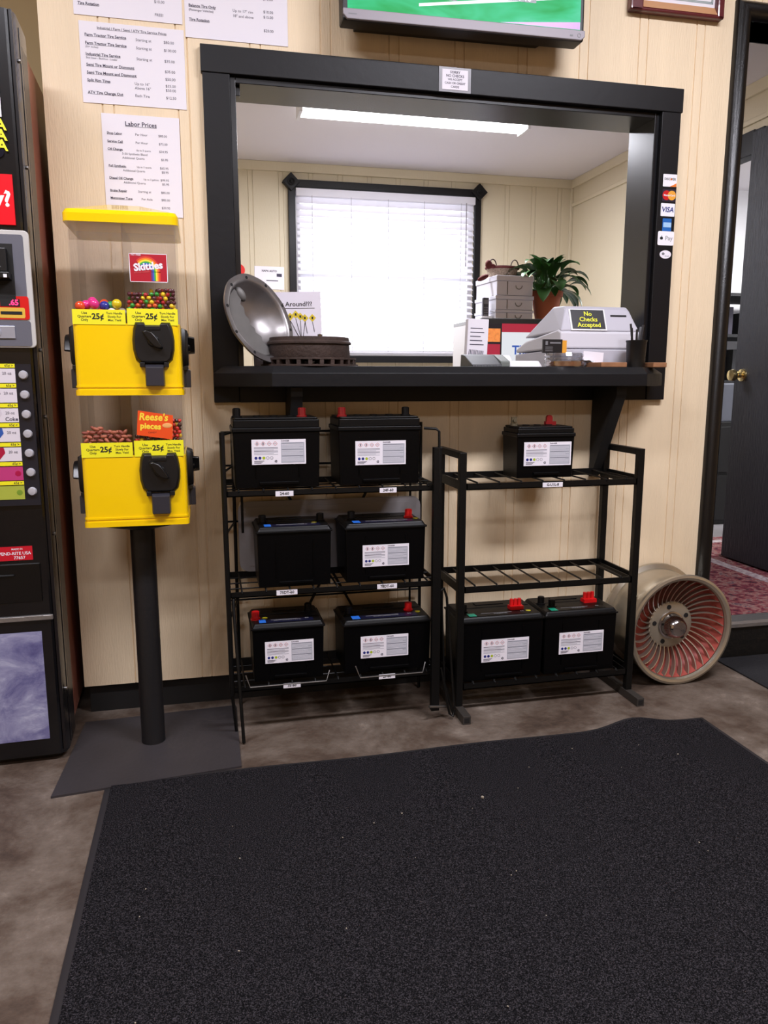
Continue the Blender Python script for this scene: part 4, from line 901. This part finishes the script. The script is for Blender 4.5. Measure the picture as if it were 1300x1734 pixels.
n_ = (cam.location - Vector((0.175, 0.06, 1.25))).normalized()
fw_ = -n_; rt_ = fw_.cross(Vector((0, 0, 1))).normalized(); up_ = rt_.cross(fw_).normalized()
zax = (n_*0.62 + rt_*0.68 + up_*0.38).normalized()
maj = (-(rt_*0.49) + up_*0.87); xax = (maj - zax*maj.dot(zax)).normalized(); yax = zax.cross(xax)
CVY = -0.062; _k = (CVY+2.5)/2.53; CVX = 0.183*_k; CVZ = 1.07+0.187*_k
t = thing('differential_cover', 'round grey bolt-holed steel cover leaning beside the rotor', 'car part', (0, 0, 0))
t.matrix_world = Matrix(((xax.x, yax.x, zax.x, CVX), (xax.y, yax.y, zax.y, CVY), (xax.z, yax.z, zax.z, CVZ), (0, 0, 0, 1)))
M_cov = mat('worn_grey_steel', (150, 146, 146), 0.36, 0.8, var=0.15, vscale=12)
RC = 0.139; n = 72
mb = MB(); ring = []
prof = [(1.0, 0.0), (1.0, 0.006), (0.90, 0.006), (0.85, 0.003), (0.82, -0.005), (0.77, -0.017), (0.66, -0.034), (0.5, -0.050), (0.3, -0.062), (0.01, -0.066)]
outp = [(0.01, -0.070), (0.3, -0.066), (0.52, -0.054), (0.69, -0.037), (0.80, -0.019), (0.86, -0.002), (0.92, 0.0)]
def cr(a):   # slightly lobed twelve-bolt outline
    return RC*(1 + 0.005*math.cos(10*a+PI) + 0.02*math.cos(2*a))
for f_, z in prof + outp: ring.append(mb.verts([(cr(2*PI*i/n)*f_*math.cos(2*PI*i/n), cr(2*PI*i/n)*f_*math.sin(2*PI*i/n), z) for i in range(n)]))
mb.rings(ring, 0, False); mb.build('dished_shell', M_cov, t, smooth=50)
for k in range(10):
    a = 2*PI*(k+0.5)/10; MB().lathe([(0.0048, 0.0062), (0.0048, 0.0070)], 12, 0, T(RC*0.93*math.cos(a), RC*0.93*math.sin(a), 0)).build('bolt_hole', MC['base_black'], t)
pts = [(RC*0.80*math.cos(R(a)), RC*0.80*math.sin(R(a))) for a in range(10, 166, 5)]
inner = [(-0.085, 0.018), (-0.060, 0.026), (-0.048, 0.020), (-0.030, 0.034), (-0.018, 0.028), (-0.002, 0.038), (0.012, 0.030), (0.030, 0.036), (0.050, 0.024), (0.064, 0.030), (0.078, 0.010), (0.095, 0.012)]
MB().prism(pts + inner, -0.012, -0.010).build('baffle_plate', mat('matte_grey_steel', (120, 118, 116), 0.6, 0.4, var=0.12, vscale=14), t)
MB().sphere((0.088, 0.006, -0.010), 0.016, 14, 0, None, (1.5, 0.8, 0.9)).build('oil_deflector', MC['matte_grey_steel'], t, smooth=60)

t = thing('counter_sign', 'white sign with yellow road-sign flowers behind the steel cover', 'sign', (0.285, 0.125, LT), rot=(R(-3), R(-1.5), R(-4)))
MB().box(-0.115, 0.115, -0.002, 0.002, 0.0, 0.245).build('card', M_paper, t)
MB().box(-0.120, 0.120, -0.0045, -0.003, 0.0, 0.252).build('acrylic_holder', M_glass, t)
mb = MB(); mb.text('Anybody Around???', 0.0215, FACE(0.0, -0.0025, 0.205), 0, .5); mb.box(-0.09, 0.094, -0.0026, -0.0022, 0.191, 0.1925)
for (x, z) in ((0.012, .165), (0.030, .172), (0.045, .165), (0.060, .16), (0.085, .16)):
    mb.prism([(x, z+0.013), (x-0.012, z), (x, z-0.013), (x+0.012, z)], 0, 0.0004, 1, FACE(0, -0.0024, 0)); mb.box(x-0.003, x+0.003, -0.0032, -0.0028, z-0.004, z+0.004, 0)
for (x0, z0, x1, z1) in ((0.012, .152, 0.045, 0.085), (0.030, .158, 0.047, 0.085), (0.045, .152, 0.046, 0.085), (0.060, .147, 0.050, 0.085), (0.085, .147, 0.090, 0.115), (0.012, .152, 0.015, 0.11), (0.06, .15, 0.066, 0.11)):
    mb.cyl((x0, -0.0026, z0), (x1, -0.0026, z1), 0.0011, n=4)
mb.build('print', [M_inkb, mat('roadsign_yellow', (226, 200, 40), 0.5)], t)

# cash register
cr_ = thing('cash_register', 'pale grey cash register seen from behind on the ledge', 'cash register', (1.335, -0.045, LT))
M_reg = mat('register_grey', (186, 184, 194), 0.5); M_reg2 = mat('register_light', (206, 204, 212), 0.5)
MB().xprism([(0.0, 0.0), (0.0, 0.062), (0.40, 0.055), (0.40, 0.0)], -0.148, 0.145).build('cash_drawer', M_reg, cr_, bevel=0.004)
MB().xprism([(0.002, 0.064), (0.008, 0.120), (0.030, 0.128), (0.30, 0.100), (0.39, 0.075), (0.39, 0.060)], -0.150, 0.150).build('lower_housing', M_reg2, cr_, bevel=0.006)
mb = MB(); Q = Matrix(((0,0,1,0),(1,0,0,0),(0,1,0,0),(0,0,0,1)))
pa = [(0.010, 0.122), (0.040, 0.196), (0.055, 0.208), (0.14, 0.212), (0.32, 0.112)]
mb.prism(pa, -0.148, 0.148, 0, Q, top=None)
for v in mb.bm.verts:
    if v.co.z > 0.15: v.co.x *= 0.80; 
mb.build('upper_housing', M_reg, cr_, bevel=0.006)
ang = math.degrees(math.atan2(0.074, 0.030))
Ms = T(-0.042, 0.0255, 0.160) @ RX(ang)
o = MB().box(-0.068, 0.066, -0.039, 0.040, 0.0, 0.0025, 0, Ms).build('display_bezel', MC['white_plastic'], cr_, bevel=0.001)
o = MB().box(-0.062, 0.060, -0.034, 0.036, 0.0025, 0.0035, 0, Ms).build('notice_label', mat('notice_black', (24, 22, 26), 0.4), cr_)
mb = MB(); 
for k, s in enumerate(('No', 'Checks', 'Accepted')): mb.text(s, 0.0225, Ms @ T(0.0, 0.021-k*0.0205, 0.0042), 0, .6)
mb.build('lettering', mat('notice_yellow', (232, 232, 40), 0.5), o)
mb = MB(); mb.box(0.045, 0.105, -0.003, 0.003, 0.0, 0.002, 0, T(0, 0.032, 0.176) @ RX(ang)); mb.build('receipt_slot', M_base, cr_)
MB().tube([(-0.16, 0.005, 0.085), (-0.185, -0.005, 0.08), (-0.205, -0.012, 0.055), (-0.202, -0.015, 0.0)], 0.0045, 8).build('power_cord', M_black, cr_, smooth=60)

# pen cup and pens
t = thing('pen_cup', 'black mesh pen cup at the right end of the ledge', 'cup', (1.425, -0.115, LT))
MB().lathe([(0.030, 0.0), (0.033, 0.082), (0.035, 0.086), (0.035, 0.089), (0.032, 0.089), (0.029, 0.003), (0.001, 0.003)], 30, 0, None, False).build('cup', mat('mesh_black', (9, 9, 10), 0.4), t, smooth=40)
for i, (dx, dy, lx, ly, ln, col, lab) in enumerate([(-0.015, 0, -0.12, 0, .125, (18,18,20), 'black pen leaning left in the mesh cup'), (-0.006, -0.01, -0.02, 0, .120, (18,18,20), 'black pen standing upright in the mesh cup'), (0.010, 0.0, 0.25, 0, .135, (40,40,44), 'dark pen leaning right in the mesh cup'), (0.012, 0.012, 0.35, 0.1, .13, (90,92,96), 'thick grey marker at the right of the mesh cup'), (0.0, 0.012, -0.2, 0.1, .14, (30,30,32), 'dark pen at the back of the mesh cup')]):
    o = MB().cyl((0, 0, 0), (lx*ln*0.5, ly*ln, ln), 0.0045, 0.0035, 10).build('pen', mat('pen_%d' % i, col, 0.35), None, smooth=50)
    o.location = (1.425+dx-lx*0.02, -0.115+dy, LT+0.005); tag(o, lab, 'pen', 'pens in the mesh cup')
# wooden slabs, coin tray, cards
M_slab = mat('raw_wood', (150, 104, 70), 0.6, var=0.2, vscale=30)
for i, (x0, x1, lab) in enumerate([(1.190, 1.385, 'longer pale wooden slab left of the pen cup'), (1.402, 1.495, 'shorter pale wooden slab under the pen cup')]):
    pass
o = MB().box(1.272, 1.365, -0.165, -0.06, LT, LT+0.016).build('wood_slab', M_slab, None, bevel=0.002); tag(o, 'pale wooden slab between the clear dish and the pen cup', 'wood block')
o = MB().box(1.462, 1.512, -0.165, -0.07, LT, LT+0.016).build('wood_slab', M_slab, None, bevel=0.002); tag(o, 'short pale wooden slab right of the pen cup', 'wood block')
t = thing('clear_dish', 'stacked clear round dish holding coppery pieces near the register', 'dish', (1.158, -0.125, LT))
MB().lathe([(0.062, 0.0), (0.064, 0.010), (0.061, 0.018), (0.064, 0.024), (0.061, 0.030), (0.064, 0.036), (0.060, 0.045), (0.058, 0.045), (0.058, 0.002), (0.001, 0.002)], 40, 0, None, False).build('dish', clear_mat('dish_clear', (0.85, 0.86, 0.88), 1.2, 0.05), t, smooth=50)
MB().lathe([(0.056, 0.003), (0.056, 0.018), (0.001, 0.019)], 32).build('contents', mat('copper_brown', (156, 96, 60), 0.5, var=0.25, vscale=60), t)
t = thing('business_cards', 'stack of black business cards with an orange edge above the dish', 'cards', (1.135, -0.10, LT+0.046))
MB().box(-0.042, 0.026, -0.004, 0.004, 0.0, 0.044).build('card', mat('card_black', (26, 25, 28), 0.4), t)
MB().box(0.026, 0.042, -0.003, 0.003, 0.0, 0.041).build('card', mat('card_orange', (226, 160, 50), 0.5), t)
mb = MB(); mb.box(-0.018, 0.020, -0.0046, -0.004, 0.030, 0.035); mb.box(-0.034, -0.026, -0.0046, -0.004, 0.026, 0.038)
for k in range(3): mb.box(-0.034, -0.008, -0.0046, -0.004, 0.006+k*0.006, 0.008+k*0.006)
mb.build('print', MC['sticker_grey'], t)
t = thing('paper_stack', 'small white card and crumpled receipts beside the clear dish', 'paper', (1.30, -0.065, LT))
MB().box(-0.045, 0.03, 0.0, 0.002, 0.016, 0.052, 0, RY(4)).build('card', M_paper, t)
mb = MB(); random.seed(5); g = [[mb.bm.verts.new((-0.09+i*0.012, -0.02+j*0.01, 0.017+random.uniform(0, .008))) for i in range(8)] for j in range(4)]
for j in range(3):
    for i in range(7): mb._f([g[j][i], g[j][i+1], g[j+1][i+1], g[j+1][i]], 0)
mb.build('receipt', mat('receipt_grey', (190, 196, 200), 0.6), t)
# card terminals
M_term = mat('terminal_dark', (44, 46, 50), 0.45)
t = thing('card_reader', 'dark card payment reader with grey end on the ledge', 'card reader', (0.905, -0.09, LT))
MB().xprism([(-0.06, 0), (-0.06, 0.006), (0.02, 0.038), (0.055, 0.042), (0.06, 0)], -0.072, 0.03).build('body', M_term, t, bevel=0.003)
MB().xprism([(-0.045, 0), (-0.045, 0.018), (0.02, 0.040), (0.06, 0.042), (0.06, 0)], 0.03, 0.062).build('end_cap', mat('terminal_grey', (110, 116, 112), 0.45), t, bevel=0.003)
mb = MB()
for k in range(20): mb.box(-0.069+k*0.005, -0.067+k*0.005, -0.0605, -0.0598, 0.001, 0.005)
mb.build('vent_slots', MC['sticker_grey'], t)
t = thing('receipt_printer', 'low pale grey desk device in front of the register', 'device', (1.03, -0.07, LT))
MB().prism(rrect(0.13, 0.09, 0.02), 0, 0.020, top=rrect(0.11, 0.07, 0.018)).build('body', M_white, t, bevel=0.003)
MB().prism(rrect(0.09, 0.07, 0.012, cx=-0.055, cy=0.05), 0.0, 0.040, top=rrect(0.07, 0.05, 0.012, cx=-0.055, cy=0.06)).build('raised_lid', M_white, t, bevel=0.002)
t = thing('paper_packet', 'white packet with a barcode standing left of the monitor', 'packet', (0.955, 0.16, LT), rot=(R(0), R(2), R(-6)))
MB().box(-0.04, 0.035, -0.02, 0.02, 0.0, 0.17).build('packet', M_paper, t, bevel=0.002)
mb = MB()
for k in range(11): mb.box(-0.036+k*0.005, -0.0335+k*0.005, -0.0206, -0.020, 0.03, 0.062, 0, RY(4))
for k in range(5): mb.box(-0.03, 0.02-0.006*(k % 3), -0.0206, -0.020, 0.08+k*0.014, 0.083+k*0.014)
mb.build('barcode', M_ink, t)

# ------------------------------------------------------------------ office furniture seen through the opening
dk = thing('office_desk', 'plain grey desk behind the counter carrying the monitor', 'desk', (1.4, 0.85, OF))
MB().box(-0.5, 0.6, -0.3, 0.25, 0.70, 0.73).build('desktop', MC['grey_sheet'], dk, bevel=0.003)
for sx in (-0.47, 0.55):
    MB().box(sx, sx+0.03, -0.28, 0.23, 0, 0.70).build('side_panel', MC['grey_sheet'], dk)
mo = thing('monitor', 'computer monitor with red banner and blue heading left of the register', 'monitor', (1.41, 0.80, OF+0.73), 0)
MB().box(-0.20, 0.26, 0, 0.03, 0.17, 0.465).build('bezel', M_black, mo, bevel=0.004)
MB().box(-0.08, 0.12, -0.02, 0.12, 0.0, 0.012).build('stand_base', M_black, mo, bevel=0.003); MB().box(-0.01, 0.05, 0.03, 0.05, 0.012, 0.2).build('stand_neck', M_black, mo)
MB().box(-0.185, 0.245, -0.001, 0.0, 0.185, 0.442).build('screen', mat('screen_page', (235, 238, 245), 0.2, emit=0.9), mo)
mb = MB()
mb.box(-0.185, -0.105, -0.0014, -0.001, 0.185, 0.442, 3); mb.box(-0.105, 0.245, -0.0014, -0.001, 0.405, 0.442, 0)
mb.box(-0.178, -0.112, -0.0018, -0.0014, 0.362, 0.42, 1); mb.box(-0.178, -0.112, -0.0018, -0.0014, 0.30, 0.352, 0)
for k, mI in enumerate((4, 5, 0)): mb.box(-0.170+k*0.021, -0.150+k*0.021, -0.0018, -0.0014, 0.262, 0.282, mI)
mb.text('Thank You', 0.055, FACE(-0.055, -0.002, 0.325), 2, .8, 'LEFT')
mb.build('screen_graphics', [mat('scr_crimson', (190, 24, 60), 0.3, emit=0.8), mat('scr_photo', (200, 120, 60), 0.3, emit=0.7, var=0.4, vscale=60), mat('scr_blue', (40, 90, 190), 0.3, emit=0.8), mat('scr_dark', (24, 20, 30), 0.3), mat('scr_green', (40, 130, 70), 0.3, emit=0.8), mat('scr_yellow', (220, 190, 50), 0.3, emit=0.8)], mo)
su = thing('shelf_unit', 'white open shelf unit behind the counter holding the plant', 'shelf', (1.80, 1.52, OF))
ZS = 1.372 - OF
MB().box(-0.42, 0.55, -0.17, 0.2, ZS-0.02, ZS).build('top_board', mat('shelf_greyboard', (170, 172, 176), 0.5), su, bevel=0.002)
MB().box(-0.42, -0.40, -0.17, 0.2, 0, ZS-0.02).build('side_panel', M_white, su); MB().box(0.53, 0.55, -0.17, 0.2, 0, ZS-0.02).build('side_panel', M_white, su)
MB().box(-0.40, 0.53, 0.18, 0.2, 0, ZS-0.02).build('back_panel', M_white, su); MB().box(-0.40, 0.53, -0.16, 0.18, 0.5, 0.52).build('shelf_board', M_white, su)
ZS = 1.372
M_sil = mat('silver_box', (222, 222, 234), 0.3, 0.25)
z = ZS
for i, (hh, wd_, lab) in enumerate([(0.052, 0.215, 'bottom silver storage box of the stack beside the plant'), (0.072, 0.212, 'middle silver storage box with a ring pull beside the plant'), (0.100, 0.205, 'top silver storage box under the basket')]):
    b = thing('storage_box', lab, 'box', (1.588, 1.50, z), 4, group='silver boxes stacked on the shelf')
    MB().box(-wd_/2, wd_/2, -0.13, 0.13, 0, hh*0.72).build('box_body', M_sil, b, bevel=0.003)
    MB().box(-wd_/2-0.004, wd_/2+0.004, -0.134, 0.134, hh*0.72, hh-0.001).build('lid', M_sil, b, bevel=0.003)
    q = MB(); q.tube([(0.02+0.018*math.cos(R(a)), -0.136, hh*0.50+0.018*math.sin(R(a))) for a in range(180, 361, 20)], 0.0022, 6); q.build('ring_pull', M_steel, b)
    q = MB(); q.box(-0.045, -0.042, -0.1345, -0.13, 0.004, hh*0.7); q.build('label_holder', M_steel, b)
    z += hh
bk = thing('basket', 'small woven basket with dark red rim and bow on the silver boxes', 'basket', (1.575, 1.50, z))
MB().lathe([(0.070, 0), (0.082, 0.050), (0.078, 0.050), (0.066, 0.003), (0.001, 0.003)], 28, 0, Matrix.Diagonal((1.05, 0.8, 1, 1)), False).build('weave', mat('wicker', (186, 168, 150), 0.8, bump=1.0, bscale=150, var=0.25, vscale=120), bk, smooth=50)
mb = MB(); mb.tube([(0.088*math.cos(2*PI*k/24), 0.068*math.sin(2*PI*k/24), 0.052) for k in range(25)], 0.007, 6); mb.build('rim', mat('dark_red_cloth', (96, 30, 30), 0.8), bk)
for sx in (-1, 1):
    MB().tube([(sx*0.062+0.022*math.cos(R(a)), -0.02, 0.054+0.040*math.sin(R(a))) for a in range(0, 181, 20)], 0.003, 6).build('handle', mat('handle_brown', (60, 34, 30), 0.7), bk)
mb = MB(); mb.sphere((-0.115, -0.05, 0.048), 0.022, 10, 0, RY(-25), (1.6, 0.5, 0.6)); mb.sphere((-0.095, -0.05, 0.062), 0.02, 10, 0, None, (1, 0.6, 1.2)); mb.sphere((-0.075, -0.05, 0.055), 0.016, 10, 0, None, (1.2, 0.6, 0.8)); mb.build('bow', MC['dark_red_cloth'], bk, smooth=60)
ph = thing('cordless_phone', 'small dark cordless phone standing left of the silver boxes', 'phone', (1.455, 1.42, ZS))
MB().box(-0.016, 0.016, -0.012, 0.012, 0.012, 0.115).build('handset', mat('phone_dark', (60, 60, 68), 0.4), ph, bevel=0.004)
MB().box(-0.03, 0.03, -0.03, 0.03, 0, 0.02).build('cradle', M_white, ph, bevel=0.004)
mb = MB(); mb.box(-0.012, 0.012, -0.0128, -0.012, 0.082, 0.104)
for i in range(3):
    for j in range(4): mb.box(-0.011+i*0.008, -0.005+i*0.008, -0.0128, -0.012, 0.024+j*0.012, 0.031+j*0.012)
mb.build('keys', MC['sticker_grey'], ph)
# peace lily
pl = thing('potted_plant', 'leafy green lily in a terracotta pot behind the cash register', 'plant', (1.815, 1.46, ZS))
MB().lathe([(0.055, 0), (0.078, 0.13), (0.086, 0.13), (0.088, 0.158), (0.080, 0.158), (0.078, 0.14), (0.001, 0.14)], 36).build('pot', mat('terracotta', (170, 92, 58), 0.75), pl, smooth=40)
random.seed(11); b = MB(); M_leaf = mat('leaf_green', (46, 88, 34), 0.35, var=0.35, vscale=5)
nl = 60
for k in range(nl):
    a = 2*PI*k*0.618 + random.uniform(-.2, .2)
    el = random.choice((76, 64, 52, 42, 30, 18)) if k > 5 else 82
    ls = random.uniform(0.05, 0.15)*(0.65 if el > 65 else 1); ll = random.uniform(0.11, 0.16); wd_ = random.uniform(0.026, 0.040)
    d0 = Vector((math.cos(a)*math.cos(R(el)), math.sin(a)*math.cos(R(el)), math.sin(R(el))))
    p = Vector((0.02*math.cos(a), 0.02*math.sin(a), 0.14)); stem = [p.copy()]
    d = d0.copy()
    for j in range(5):
        p = p + d*ls/5; d = (d + Vector((0, 0, -0.05))).normalized(); stem.append(p.copy())
    b.tube(stem, 0.0022, 5)
    sd = d.cross(Vector((0, 0, 1))); sd = sd.normalized() if sd.length > 0.01 else Vector((1, 0, 0))
    rows = []
    for j in range(9):
        t = j/8; wv = wd_*math.sin(PI*min(1, t*0.96+0.04))**0.8*(1.15-0.4*t)
        nrm = sd.cross(d).normalized()
        rows.append([b.bm.verts.new(p - sd*wv + nrm*wv*0.35), b.bm.verts.new(p), b.bm.verts.new(p + sd*wv + nrm*wv*0.35)])
        p = p + d*ll/8; d = (d + Vector((0, 0, -0.26))).normalized()
    for r0, r1 in zip(rows, rows[1:]):
        b._f([r0[0], r0[1], r1[1], r1[0]], 0); b._f([r0[1], r0[2], r1[2], r1[1]], 0)
b.build('foliage', M_leaf, pl, smooth=180)

# wall notices in the office
t = thing('wall_notice', 'white notice pinned to the office wall left of the window', 'sign', (0.475, OY-0.002, 1.75), rot=(0, R(1), 0))
MB().box(-0.10, 0.10, -0.001, 0.001, -0.075, 0.075).build('paper', M_paper, t)
mb = MB(); mb.text('NAPA AUTO', 0.018, FACE(0.0, -0.002, 0.045), 0, 1); mb.box(0.05, 0.085, -0.002, -0.001, 0.01, 0.03); mb.box(-0.02, 0.06, -0.002, -0.001, -0.02, -0.015); mb.build('lettering', M_ink, t)
o = MB().lathe([(0.040, 0), (0.040, 0.004)], 28, 0, FACE(0, 0, 0)).build('red_disc', mat('red_disc_paint', (226, 36, 28), 0.5), None); o.location = (0.272, OY-0.001, 1.795); tag(o, 'round red disc on the office wall beside the left casing', 'disc')

# side room seen past the open door
fc = thing('filing_cabinet', 'black filing cabinet glimpsed past the edge of the open door', 'cabinet', (3.32, 1.80, OF))
MB().box(-0.25, 0.40, 0, 0.45, 0, 0.66).build('body', M_base, fc, bevel=0.003)
for k in range(2):
    o = MB().box(-0.24, 0.39, -0.012, 0, 0.03+k*0.31, 0.32+k*0.31).build('drawer', M_base, fc, bevel=0.002)
    mb = MB(); mb.box(-0.05, 0.06, -0.018, -0.012, 0.16+k*0.31, 0.168+k*0.31); mb.tube([(-0.02, -0.012, 0.25+k*0.31), (-0.02, -0.03, 0.25+k*0.31), (0.05, -0.03, 0.25+k*0.31), (0.05, -0.012, 0.25+k*0.31)], 0.004, 6); mb.build('handle', M_steel, o)
o = MB().box(3.06, 3.75, 1.82, 2.22, OF+0.661, OF+0.90).build('storage_bin', mat('bin_grey', (104, 108, 120), 0.5), None, bevel=0.006); tag(o, 'grey bin standing on top of the black filing cabinet', 'bin')
rk2 = thing('shelf_rack', 'dark cluttered shelf beyond the open door', 'shelf', (3.75, 2.55, OF))
for z in (0.9, 1.22, 1.5): MB().box(-0.6, 0.6, -0.2, 0.35, z, z+0.02).build('shelf_board', MC['dark_rubber'], rk2)
for x in (-0.6, 0.58): MB().box(x, x+0.02, -0.2, 0.35, 0, 1.52).build('side_panel', MC['dark_rubber'], rk2)
for i, (x, z, w_, hh, col, lab) in enumerate([(-0.2, 0.92, 0.26, 0.2, (50, 54, 50), 'dark box low on the shelf beyond the open door'), (0.12, 0.92, 0.2, 0.22, (60, 60, 64), 'grey box low on the shelf beyond the open door'), (-0.15, 1.24, 0.3, 0.2, (64, 60, 74), 'purplish box on the middle shelf beyond the open door'), (0.18, 1.24, 0.2, 0.16, (40, 40, 44), 'black box on the middle shelf beyond the open door')]):
    o = MB().box(-w_/2, w_/2, 0, 0.2, 0, hh).build('storage_carton', mat('carton_%d' % i, col, 0.6), None, bevel=0.003); o.location = (3.75+x, 2.50, OF+z+0.0005); tag(o, lab, 'box')
o = MB().box(-0.25, 0.28, 0, 0.004, 0, 0.42).build('red_poster', ramp_mat('poster_red', [(0.4, (190, 16, 40)), (0.6, (160, 20, 36)), (0.72, (214, 190, 120))], scale=7, rough=0.5), None); o.location = (4.1, OY-0.006, 1.72); tag(o, 'red poster on the white wall beyond the open door', 'poster')
struct('wall_side_room_back', MB().box(2.80, 5.0, OY-0.02, OY, OF, OC), MC['side_room_white'])
